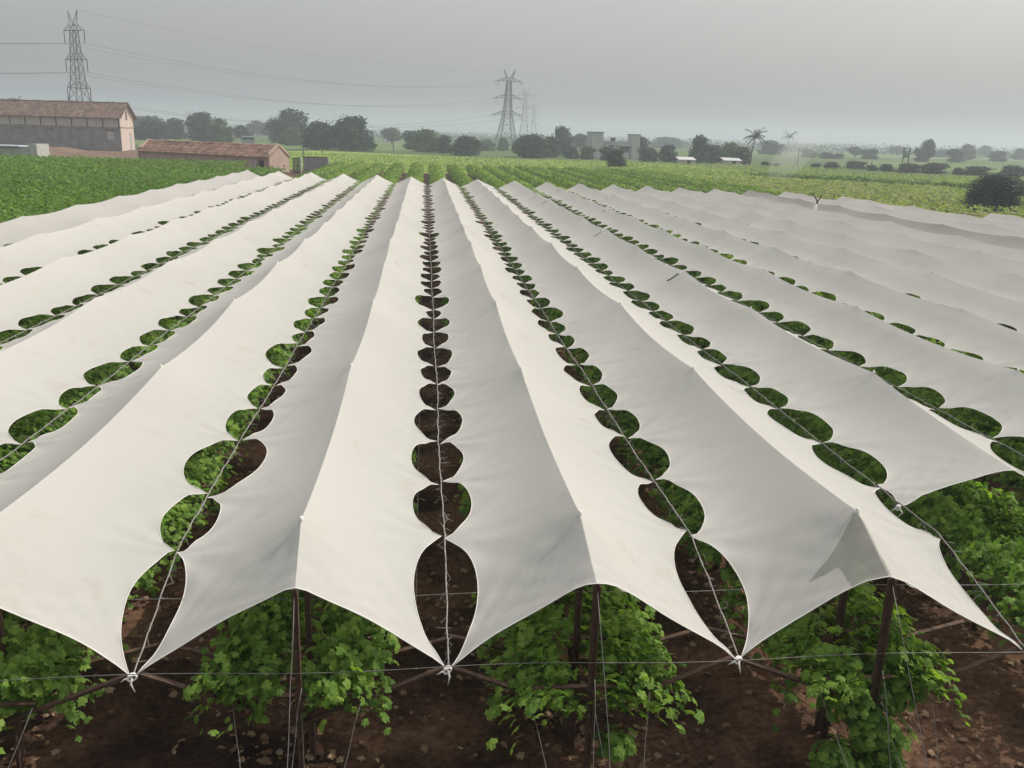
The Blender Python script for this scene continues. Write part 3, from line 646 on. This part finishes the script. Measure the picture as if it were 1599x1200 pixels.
BUSH = [('s', 96.1, 253.3, 1.4, 3, 'small round bush just right of the palm foot'), ('s', 97.8, 249.6, 1.1, 2.4, 'tiny bush second right of the palm foot'), ('s', 108.1, 247.3, 1.4, 3, 'small bush right of the field pole'),
 ('s', 112.3, 245.5, 1.9, 5, 'low dark shrub left of the greyish dry one'), ('g', 118.9, 245.3, 2.4, 6.6, 'greyish dry shrub left of the transformer poles'), ('s', 119.6, 237.1, 1.6, 3, 'small shrub below the greyish dry one'),
 ('s', 122.6, 234.8, 2.0, 4.4, 'dark shrub at the foot of the transformer poles'), ('s', 124.5, 228.0, 2.5, 6.5, 'left half of the long dark hedge clump right of the transformer poles'), ('s', 130.0, 225.5, 2.8, 7, 'right half of the long dark hedge clump right of the transformer poles'),
 ('s', 135.6, 223.2, 1.8, 3.2, 'small shrub beyond the hedge clump'), ('s', 139.0, 221.5, 2.4, 7, 'wide shrub second beyond the hedge clump'), ('s', 150.0, 223.9, 2.8, 6, 'dark shrub behind the big dark bush'), ('s', 156.1, 227.2, 2.0, 3, 'shrub cut by the right edge of the picture')]
for key, x, y, h, wd, lab in BUSH: tree(key, x, y, h, wd, lab, rr.uniform(0, 6.28), 'shrub', 'shrub')
tree('B', 61.8, 94.5, 4.0, 6.0, 'big dark round bush beside the far right edge of the nets', 1.0, 'bush', 'bush')
# distant woodland reading as one mass near the skyline
rng = np.random.default_rng(44); n = 26000; a = rng.uniform(-.50, .62, n); d = rng.choice((760, 950, 1250, 1600), n) + rng.normal(0, 12, n)
hh = (2.0 + 2.6 * np.abs(np.sin(a * 23 + d)) + 2.5 * np.abs(np.sin(a * 57 + d * .3))) * (d / 1000)
C = np.stack([d * np.sin(a), d * np.cos(a), hh * rng.random(n)], 1)
V, F = leaves(C, np.stack([rng.normal(0, .6, n), rng.normal(-.6, .5, n), rng.normal(.4, .4, n)], 1), d / 1000 * rng.uniform(.9, 2.2, n), rng, False)
tag(link('distant_woodland', np_mesh('distant_woodland', V, F, M['leaf_tree'])), 'hazy band of far trees along the skyline', 'woodland', kind='stuff')
# palms
def palm(x, y, h, spread, label, lean, seed):
    rr = random.Random(seed); t = thing('palm_tree', (x, y, 0), label, 'palm tree'); top = Vector((lean * h, 0, h * .80)); mb = MB()
    mb.tube([(0, 0, -.1), (lean * h * .25, 0, h * .3), (lean * h * .65, 0, h * .6), top], [.26, .19, .17, .16], 7); mb.build('trunk', M['bark'], t, True)
    mb = MB()
    for q in range(19):
        a = q * 2.4 + rr.uniform(-.2, .2); el = rr.uniform(-.35, 1.15); L_ = spread * rr.uniform(.45, .6); prev = top.copy(); dr = Vector((math.cos(a) * math.cos(el), math.sin(a) * math.cos(el), math.sin(el)))
        for s_ in range(7):
            nxt = prev + dr * (L_ / 7); dr = (dr + Vector((0, 0, -.17))).normalized(); sd_ = dr.cross(Vector((0, 0, 1))).normalized(); wv = .42 * (1 - abs(s_ - 2.5) / 6)
            for g in (-1, 1):
                for e_ in (0, .5):
                    b = prev.lerp(nxt, e_); mb.add([b, b + dr * .16, b + sd_ * g * wv * 1.5 + dr * .35 + Vector((0, 0, -.28)), b + sd_ * g * wv * 1.5 + dr * .25 + Vector((0, 0, -.32))], [(0, 1, 2, 3)])
            mb.bar(prev, nxt, .05); prev = nxt
    mb.build('fronds', M['leaf_tree'], t)
palm(95.3, 263.9, 10.0, 7.0, 'leaning coconut palm standing right of the white sheds', .09, 1)
palm(206.8, 516.0, 12.4, 10, 'far hazy palm with a feathery head right of the coconut palm', .12, 2)

# ------------------------------------------------------------------ buildings
def wall_mat(name, c1, c2, s_=1.5): return simple(name, [(.3, c1), (.7, c2)], s_, .9, .3, .02)
M['plaster_grey'] = wall_mat('weathered_grey_plaster', (.20, .19, .185), (.31, .295, .28), .6)
M['plaster_pale'] = wall_mat('pale_upper_plaster', (.44, .40, .365), (.54, .49, .45), .6)
M['plaster_pink'] = wall_mat('pink_limewash', (.58, .46, .40), (.67, .55, .48))
M['hut_wall'] = wall_mat('pinkish_mud_plaster', (.42, .30, .245), (.53, .39, .32))
M['dark'] = simple('dark_opening', [(.3, (.02, .02, .022)), (.7, (.035, .034, .034))], 2)
M['grey_sheet'] = wall_mat('grey_sheet_metal', (.24, .245, .24), (.32, .325, .315))
M['blue_sheet'] = wall_mat('pale_blue_roof_sheet', (.42, .47, .51), (.52, .56, .59))
M['concrete'] = wall_mat('pale_concrete', (.38, .36, .33), (.50, .48, .44))
M['white_paint'] = wall_mat('white_paint', (.48, .48, .46), (.58, .57, .55))
M['house_grey'] = wall_mat('house_render', (.36, .37, .37), (.48, .48, .47), .4)
def tile_mat(name, cs):
    m, nt, out = mat(name); L = nt.links; p = N(nt, 'ShaderNodeBsdfPrincipled'); tc = N(nt, 'ShaderNodeTexCoord')
    b = N(nt, 'ShaderNodeTexBrick'); b.inputs['Scale'].default_value = 1.0; b.inputs['Brick Width'].default_value = .55; b.inputs['Row Height'].default_value = .38; b.inputs['Mortar Size'].default_value = .03
    b.inputs['Color1'].default_value = (*cs[0], 1); b.inputs['Color2'].default_value = (*cs[1], 1); b.inputs['Mortar'].default_value = (*cs[2], 1); b.inputs['Bias'].default_value = -.1
    L.new(tc.outputs['UV'] if False else tc.outputs['Object'], b.inputs['Vector'])
    n = noise(nt, .9, 6, rough=.7); c2 = ramp(nt, n, [(.3, (.5, .47, .45)), (.5, (1, 1, 1)), (.7, (1.6, 1.5, 1.35))]); mx = N(nt, 'ShaderNodeMixRGB', blend_type='MULTIPLY'); mx.inputs[0].default_value = 1
    L.new(b.outputs['Color'], mx.inputs[1]); L.new(c2, mx.inputs[2]); L.new(mx.outputs[0], p.inputs['Base Color']); p.inputs['Roughness'].default_value = .9
    L.new(p.outputs[0], out.inputs[0]); return m
M['tile_old'] = tile_mat('old_brown_roof_tiles', ((.23, .14, .105), (.36, .25, .19), (.09, .06, .05)))
M['tile_red'] = tile_mat('red_clay_roof_tiles', ((.46, .27, .19), (.60, .42, .32), (.22, .12, .085)))
def gable_building(name, loc, rz, Ln, Wd, He, Hr, wm, gm, rm, label, cat, over=.5, lift=0):
    """local x along the length (0 at right end, negative to the left), front face at y=0, depth to +y"""
    t = thing(name, loc, label, cat, None, rz); mb = MB()
    mb.add([(-Ln, 0, 0), (0, 0, 0), (0, 0, He), (-Ln, 0, He)], [(0, 1, 2, 3)]); mb.add([(-Ln, Wd, 0), (0, Wd, 0), (0, Wd, He), (-Ln, Wd, He)], [(3, 2, 1, 0)]); mb.build('wall', wm, t)
    for x, s_ in ((0, 1), (-Ln, -1)):
        mb = MB(); f = [(x, 0, 0), (x, Wd, 0), (x, Wd, He), (x, Wd / 2, He + Hr), (x, 0, He)]; mb.add(f, [(0, 1, 2, 3, 4)]); mb.build('gable', gm, t)
    mb = MB(); sl = Hr / (Wd / 2); th = .12
    for s_ in (-1, 1):
        ye = Wd / 2 + s_ * (Wd / 2 + over); ze = He - over * sl; nseg = 26
        for q in range(nseg):                  # tile courses step down the slope
            a = q / nseg; b_ = (q + 1) / nseg
            ya, za = Wd / 2 + (ye - Wd / 2) * a, He + Hr + th + (ze - He - Hr) * a; yb, zb = Wd / 2 + (ye - Wd / 2) * b_, He + Hr + th + (ze - He - Hr) * b_
            mb.add([(-Ln - over, ya, za), (over, ya, za), (over, yb, zb + .05), (-Ln - over, yb, zb + .05), (-Ln - over, yb, zb), (over, yb, zb)], [(0, 1, 2, 3) if s_ > 0 else (3, 2, 1, 0), (3, 2, 5, 4)])
        mb.add([(-Ln - over, Wd / 2, He + Hr - .02), (over, Wd / 2, He + Hr - .02), (over, ye, ze - .02), (-Ln - over, ye, ze - .02)], [(0, 1, 2, 3)])
    mb.tube([(x, Wd / 2, He + Hr + th + .03 + .04 * math.sin(x * 1.3)) for x in np.linspace(-Ln - over, over, 60)], .13, 6); mb.build('roof', rm, t); return t
b1 = gable_building('long_building', (-72.0, 229.5, 0), R(-14), 46, 5.6, 8.3, 2.8, M['plaster_grey'], M['plaster_pink'], M['tile_old'], 'long two-storey building with brown tiled roof and pink gable end', 'building', .8)
mb = MB(); mb.box((-23, -.03, 6.9), (46, .06, 2.7)); mb.build('upper_wall', M['plaster_pale'], b1)
for i in range(12):
    mb = MB(); mb.box((-.3 - i * 4.05, -.12, 6.85), (.22, .14, 2.9)); mb.build('pillar', M['wood'], b1)
mb = MB(); mb.box((-23, -.10, 5.45), (46, .16, .22)); mb.build('ledge', M['plaster_grey'], b1)
for i, x in enumerate((-2.6, -10.6, -18.4, -26.2, -34)):
    mb = MB(); mb.box((x, -.05, 3.6), (1.7, .08, 1.9)); o = mb.build('window', M['plaster_pale'] if i == 0 else M['plaster_grey'], b1)
    mb = MB(); mb.box((x, -.12, 4.75), (2.2, .18, .14)); mb.build('lintel', M['wood'], o)
mb = MB(); mb.box((.03, 2.8, 8.3), (.06, .45, 2.0)); mb.build('window', M['dark'], b1)
mb = MB(); mb.box((.05, 2.8, 5.6), (.14, 5.7, .22)); mb.build('string_course', M['hut_wall'], b1)
mb = MB(); mb.box((.03, 4.2, 2.2), (.06, 1.1, 4.2)); mb.build('door', M['concrete'], b1)
h1 = gable_building('tiled_hut', (-22.6, 138.0, 0), R(-34), 27.5, 3.6, 2.5, 1.35, M['hut_wall'], M['hut_wall'], M['tile_red'], 'low pinkish hut with red clay tile roof behind the far left nets', 'hut', .35)
mb = MB(); mb.box((-1.6, -.03, .95), (1.0, .06, 1.9)); mb.build('door', M['dark'], h1)
mb = MB(); mb.box((-2.6, -.2, .9), (.25, .2, 1.8)); mb.build('door_post', M['white_paint'], h1)
mb = MB(); mb.box((-6.5, -.02, 1.75), (.3, .05, .18)); mb.build('vent', M['dark'], h1)
for s_ in (0, -27.5):
    mb = MB(); mb.box((s_ + .12 * (1 if s_ == 0 else -1), 1.8, 1.45), (.3, 4.2, 2.9)); mb.add([(s_ + .28, -.3, 2.9), (s_ + .28, 3.9, 2.9), (s_ + .28, 1.8, 4.25), (s_ - .05, -.3, 2.9), (s_ - .05, 3.9, 2.9), (s_ - .05, 1.8, 4.25)], [(0, 1, 2), (5, 4, 3), (0, 2, 5, 3), (2, 1, 4, 5)]); mb.build('parapet', M['hut_wall'], h1)
# earth mound in front of the long building, low blue-roofed shed, grey enclosure
rng = np.random.default_rng(2); mb = MB(); nn = 40
V = []; 
for j in range(9):
    for i in range(nn):
        x = -112 + i * 2.05; v = j / 8; y = 172 + 26 * v + .05 * (x + 60); z = (1.35 + .35 * math.sin(i * .7) + .2 * math.sin(i * 1.9)) * math.sin(math.pi * v) ** .7 * (1 if i > 2 else .5) * max(0, min(1, (38 - i) / 6)); V.append((x, y, z + .04))
mb.add(V, [(j * nn + i, j * nn + i + 1, (j + 1) * nn + i + 1, (j + 1) * nn + i) for j in range(8) for i in range(nn - 1)])
tag(mb.build('earth_bank', M['earth'], None, True), None, None, kind='structure')
t = thing('flat_shed', (-66.5, 164, 0), 'low shed with pale blue flat roof at the left edge', 'shed', None, R(-4)); mb = MB(); mb.box((-8, 2, 1.0), (16, 4, 2.0)); mb.build('wall', M['concrete'], t)
mb = MB(); mb.box((-9.2, 1.8, 2.28), (15.4, 5.0, .16)); mb.build('roof', M['blue_sheet'], t); mb = MB(); mb.box((.5, 2, 1.35), (1.4, 4.4, 2.7)); mb.build('end_wall', M['concrete'], t); mb = MB(); mb.box((-.26, -.05, 1.2), (.14, .1, 2.0)); mb.build('door', M['dark'], t)
t = thing('sheet_enclosure', (-14.7, 143, 0), 'grey sheet metal enclosure with a white end post right of the tiled hut', 'enclosure', None, R(-6)); mb = MB(); mb.box((-1.9, .1, 1.15), (3.8, .08, 2.3)); mb.build('panel', M['grey_sheet'], t); mb = MB(); mb.box((-3.7, 1.4, 1.15), (.08, 2.6, 2.3)); mb.build('side_panel', M['dark'], t)
mb = MB(); mb.box((-1.9, .1, 2.36), (3.9, .2, .1)); mb.build('rail', M['dark'], t); mb = MB(); mb.box((.08, 0, 1.25), (.18, .18, 2.3)); mb.build('post', M['white_paint'], t)
t = thing('gate', (-18.2, 138.2, 0), 'dark iron gate beside the gable of the tiled hut', 'gate', None, R(-10)); mb = MB()
for z in (.2, 1.2, 2.3): mb.box((-.55, 0, z), (1.1, .06, .1))
for x in np.linspace(-1.05, -.05, 6): mb.box((x, 0, 1.25), (.12, .05, 2.2))
mb.build('leaf', M['dark'], t); mb = MB(); mb.box((.08, 0, 1.3), (.16, .16, 2.6)); mb.build('post', M['white_paint'], t)
# houses among the trees
def block(mb, x, y, z, w_, d_, h_): mb.box((x, y, z + h_ / 2), (w_, d_, h_))
t = thing('flat_roofed_house', (62.5, 298, 0), 'pale flat roofed house with taller blocks among the trees', 'house', None, R(10)); mb = MB(); block(mb, 0, 3, 0, 8, 7, 5.2); mb.build('wall', M['house_grey'], t); mb = MB(); block(mb, 0, 3, 5.2, 8.6, 7.6, .3); mb.build('roof', M['concrete'], t)
mb = MB(); block(mb, -7.0, 2, 0, 3.8, 5, 8.0); mb.build('tower_block', M['house_grey'], t); mb = MB(); block(mb, -7.0, 2, 8.0, 4.2, 5.4, .25); mb.build('tower_cap', M['wood'], t)
mb = MB(); block(mb, 7.4, 4, 0, 2.8, 4, 7.6); mb.build('stair_block', M['house_grey'], t); mb = MB(); block(mb, 7.4, 4, 7.6, 3.1, 4.3, .25); mb.build('stair_cap', M['wood'], t)
for x, z in ((-2.2, 3.4), (2.4, 2.9)):
    mb = MB(); mb.box((x, -.53, z), (1.6 if x < 0 else 3.2, .1, 1.8)); mb.build('window', M['dark'], t)
mb = MB(); mb.box((2, -.95, 4.3), (5, .9, .2)); mb.build('balcony', M['white_paint'], t)
mb = MB(); mb.tube([(0, 4, 5.5), (0, 4, 6.6)], [.9, .8], 12); mb.build('water_tank', M['dark'], t)
t = thing('far_house', (-20.7, 597, 0), 'far pale hazy house behind the thin field pole', 'house', None, .2); mb = MB(); block(mb, 0, 3, 0, 10, 7, 7.5); block(mb, 4.0, 3, 7.5, 2.5, 3, 1.5); mb.build('wall', M['white_paint'], t); mb = MB(); mb.box((0, -.55, 5), (6, .1, 1.6)); mb.build('window', M['dark'], t); mb = MB(); block(mb, 0, 3, 3.5, 10.6, 7.6, .25); mb.build('ledge', M['concrete'], t)
for x, y, w_, lab in ((72.8, 251.3, 4.6, 'small white roofed shed left at the edge of the crop'), (88.0, 257.6, 5.0, 'small white roofed shed nearer the coconut palm')):
    t = thing('white_shed', (x, y, 0), lab, 'shed', None, .1); mb = MB(); block(mb, 0, 1.2, 0, w_, 2.4, 1.2); mb.build('wall', M['concrete'], t)
    mb = MB(); mb.add([(-w_ / 2 - .3, -.3, 1.25), (w_ / 2 + .3, -.3, 1.25), (w_ / 2 + .3, 2.8, 1.95), (-w_ / 2 - .3, 2.8, 1.95), (-w_ / 2 - .3, -.3, 1.17), (w_ / 2 + .3, -.3, 1.17), (w_ / 2 + .3, 2.8, 1.87), (-w_ / 2 - .3, 2.8, 1.87)], [(0, 1, 2, 3), (7, 6, 5, 4), (0, 4, 5, 1), (1, 5, 6, 2), (2, 6, 7, 3), (3, 7, 4, 0)]); mb.build('roof', M['white_paint'], t)
    mb = MB(); mb.box((.4, -.03, .6), (1.0, .06, 1.0)); mb.build('door', M['dark'], t)
t = thing('white_cottage', (-123, 438, 0), 'tiny white cottage among the trees right of the pink gable', 'cottage', None, .2); mb = MB(); block(mb, 0, 1.5, 0, 4, 3, 3.6); mb.build('wall', M['white_paint'], t); mb = MB(); block(mb, 0, 1.5, 3.6, 4.4, 3.4, .3); mb.build('roof', M['concrete'], t); mb = MB(); mb.box((.8, -.03, 1.8), (.8, .06, 2.4)); mb.build('door', M['dark'], t)
t = thing('parked_bus', (-62.5, 338, 0), 'dark vehicle with pale roof parked behind the hut ridge', 'vehicle', None, .25); mb = MB(); mb.box((0, 1, 1.9), (4.6, 2.0, 2.6)); mb.build('body', M['grey_sheet'], t); mb = MB(); mb.box((0, 1, 3.32), (4.4, 1.9, .24)); mb.build('roof', M['white_paint'], t)
mb = MB(); mb.box((0, -.02, 2.6), (3.8, .06, .8)); mb.build('window', M['dark'], t)
for x in (-1.5, 1.5):
    mb = MB(); mb.tube([(x, -.06, .5), (x, .3, .5)], .5, 14); mb.build('wheel', M['dark'], t)

# ------------------------------------------------------------------ poles
def pole(x, y, h, label, lean=0, arm=0):
    t = thing('field_pole', (x, y, 0), label, 'pole'); mb = MB(); mb.tube([(0, 0, -.2), (lean * .5, 0, h * .5), (lean, 0, h)], [.16, .13, .11], 7); mb.build('pole', M['wood'], t)
    if arm: mb = MB(); mb.box((lean, 0, h - .5), (arm, .1, .1)); mb.build('crossarm', M['wood'], t)
pole(-10.4, 312.6, 6.6, 'thin dark pole standing in the field left of the middle pylon', 0, 0); pole(-29.0, 227.3, 7.6, 'slightly leaning pole behind the grey enclosure', -.5, 0)
pole(103.6, 248.9, 5.4, 'dark pole in the field right of the coconut palm', 0, 1.0); pole(122.2, 243.0, 2.4, 'short post among the shrubs left of the transformer poles'); pole(-27.0, 248.4, 2.2, 'short post beyond the right end of the grey enclosure')
t = thing('transformer_poles', (114.7, 211.5, 0), 'pair of poles joined by bars carrying a transformer frame', 'utility poles', None, .1)
for x in (-.75, .75): mb = MB(); mb.tube([(x, 0, -.2), (x, 0, 6.3)], .12, 7); mb.build('pole', M['wood'], t)
for z in (6.15, 5.3, 4.0): mb = MB(); mb.box((0, .16, z), (2.3, .12, .14)); mb.build('crossbar', M['wood'], t)
mb = MB(); mb.box((0, .2, 4.6), (.9, .6, 1.0)); mb.build('transformer', M['grey_sheet'], t)
# torn bit of net with a bare forked post at far right
t = thing('forked_post', (ridge(9) * S - .4, 57.0, 0), 'bare forked post with a white rag poking through the tan net', 'post'); mb = MB(); mb.tube([(0, 0, 0), (0, 0, 3.0)], .07, 6); mb.tube([(0, 0, 2.9), (-.3, 0, 3.35)], .04, 5); mb.tube([(0, 0, 2.9), (.26, 0, 3.3)], .04, 5); mb.tube([(-.3, 0, 3.35), (-.55, 0, 3.4)], .05, 5); mb.build('fork', M['wood'], t)
mb = MB(); mb.tube([(-.1, -.12, 2.75), (-.25, -.25, 2.3), (-.45, -.3, 1.9)], [.1, .16, .08], 6); mb.build('rag', M['hem'], t)

# ------------------------------------------------------------------ pylons and power lines
def pylon_meshes(th):
    body = MB(); prof = [(0, 4.6), (10, 3.1), (18, 1.9), (27.5, 1.35), (37, 1.0)]
    def c4(z, h): return [(-h, -h, z), (h, -h, z), (h, h, z), (-h, h, z)]
    lv = []
    for (z0, h0), (z1, h1) in zip(prof[:-1], prof[1:]):
        n = 2 if z0 < 18 else 3
        for q in range(n): lv.append((z0 + (z1 - z0) * q / n, h0 + (h1 - h0) * q / n))
    lv.append(prof[-1])
    for (z0, h0), (z1, h1) in zip(lv[:-1], lv[1:]):
        A_, B_ = c4(z0, h0), c4(z1, h1)
        for i in range(4):
            body.bar(A_[i], B_[i], th); j = (i + 1) % 4; body.bar(A_[i], B_[j], th * .5); body.bar(A_[j], B_[i], th * .5); body.bar(B_[i], B_[j], th * .5)
    arms = []
    for z, L_, h in ((18, 7.2, 1.9), (27.5, 6.6, 1.35), (37, 6.2, 1.0)):
        mb = MB()
        for s_ in (-1, 1):
            for y in (-h, h): mb.bar((s_ * h, y, z), (s_ * L_, 0, z), th * .8); mb.bar((s_ * h, y, z + 2.2), (s_ * L_, 0, z + .1), th * .5); mb.bar((s_ * (h + L_) / 2, y / 2, z), (s_ * h, y, z + 2.2), th * .4)
        mb.bar((-h, -h, z), (h, -h, z), th * .8); mb.bar((-h, h, z), (h, h, z), th * .8); arms.append((mb.mesh('crossarm', M['tower']), z, L_))
    horn = MB()
    for s_ in (-1, 1):
        for y in (-.8, .8): horn.bar((s_ * .2, y, 38.2), (s_ * 3.0, 0, 43.6), th * .5); horn.bar((s_ * 1.0, y, 37), (s_ * 3.0, 0, 43.6), th * .5)
    for y in (-1, 1): horn.bar((-1, y, 37), (0.2, y, 38.4), th * .5); horn.bar((1, y, 37), (-.2, y, 38.4), th * .5)
    return body.mesh('lattice_body', M['tower']), arms, horn.mesh('horn', M['tower'])
PM = {1: pylon_meshes(.21), 2: pylon_meshes(.38), 3: pylon_meshes(.2)}
def pylon(x, y, rz, label, pm, tension=False, lean=(0, 0), h=1.0, wx=1.0):
    t = thing('pylon', (x, y, 0), label, 'pylon', 'high voltage pylons', rz); t.scale = (wx, wx, h); t.rotation_euler = (lean[0], lean[1], rz)
    body, arms, horn = PM[pm]; link('lattice_body', body, t); link('horn', horn, t); ends = []
    for me, z, L_ in arms:
        link('crossarm', me, t)
        for s_ in (-1, 1):
            mb = MB()
            if tension:
                mb.tube([(s_ * L_, -.1, z), (s_ * L_, -3.6, z - .5)], .2, 6); mb.tube([(s_ * L_, .1, z), (s_ * L_, 3.2, z - .4)], .2, 6); mb.tube([(s_ * L_, -2.6, z - .4), (s_ * L_, 0, z - 2.4), (s_ * L_, 2.6, z - .4)], .07, 5)
            else: mb.tube([(s_ * L_, 0, z), (s_ * L_, 0, z - 4.2)], .15, 6)
            mb.build('insulator', M['insul'], t)
    bpy.context.view_layer.update()
    dz = -.5 if tension else -4.2
    return [[t.matrix_world @ Vector((s_ * L_, 0, z + dz)) for s_ in (-1, 1)] for _, z, L_ in arms] + [[t.matrix_world @ Vector((s_ * 3.0, 0, 43.6)) for s_ in (-1, 1)]]
p1 = pylon(-121.5, 345, R(-40), 'lattice pylon rising behind the roof of the long building', 1, False, (0, R(1.2)))
p2 = pylon(48.6, 555, R(-22), 'lattice pylon with wide arms standing near the middle of the skyline', 2, True, (0, R(1.5)), 1.0, 1.2)
p3 = pylon(79, 742, R(-10), 'fainter lattice pylon just right behind the middle one', 3, True, (0, R(1.0)))
p4 = pylon(117, 1000, R(-10), 'faintest lattice pylon, farthest right of the middle ones', 3, False)
def cable(a, b, sag, r, label, group):
    mb = MB(); mb.tube([a.lerp(b, s_) + Vector((0, 0, -4 * sag * s_ * (1 - s_))) for s_ in np.linspace(0, 1, 40)], r, 4)
    tag(mb.build('power_line', M['cable'], None, True), label, 'power line', group)
LV = ('lower', 'middle', 'upper')
for l_ in range(3):
    for s_ in (0, 1):
        sd_ = ('left', 'right')[s_]
        cable(p1[l_][s_], p2[l_][s_], 7.5, .05, f'{LV[l_]} conductor from the {sd_} arms of the left pylon to the middle pylon', 'power lines')
        cable(p1[l_][s_], p1[l_][s_] + Vector((-190, -90, 4)), 5.5, .05, f'{LV[l_]} conductor from the {sd_} arms of the left pylon out of the picture', 'power lines')
        cable(p2[l_][s_], p3[l_][s_], 5, .05, f'{LV[l_]} conductor from the {sd_} arms of the middle pylon to the fainter one behind', 'power lines')
cable(p1[3][1], p2[3][1], 5.5, .035, 'topmost thin earth wire from the left pylon to the middle pylon', 'power lines')

# ------------------------------------------------------------------ air: haze and a wisp of smoke
m, nt, out = mat('haze_air'); v = N(nt, 'ShaderNodeVolumePrincipled'); v.inputs['Color'].default_value = (.74, .80, .865, 1); v.inputs['Density'].default_value = .00078; v.inputs['Anisotropy'].default_value = .25
nt.links.new(v.outputs[0], out.inputs['Volume'])
mb = MB(); mb.box((0, 1600, 24.5), (5000, 3800, 51)); tag(mb.build('haze', m), None, None, kind='stuff')
m, nt, out = mat('smoke_air'); v = N(nt, 'ShaderNodeVolumePrincipled'); v.inputs['Color'].default_value = (.9, .9, .9, 1); v.inputs['Density'].default_value = .045; v.inputs['Anisotropy'].default_value = .2
nt.links.new(v.outputs[0], out.inputs['Volume'])
mb = MB(); mb.tube([(58, 150, .3), (59, 150, 1.4), (60.5, 150.5, 3), (62.5, 151, 5), (65, 151.5, 7), (67, 152, 8.4)], [.5, 2.0, 2.6, 2.6, 2.0, .4], 18)
mb.f = [f[::-1] for f in mb.f]
tag(mb.build('smoke', m, None, True), 'pale wisp of smoke drifting over the crop at right', 'smoke', kind='stuff')
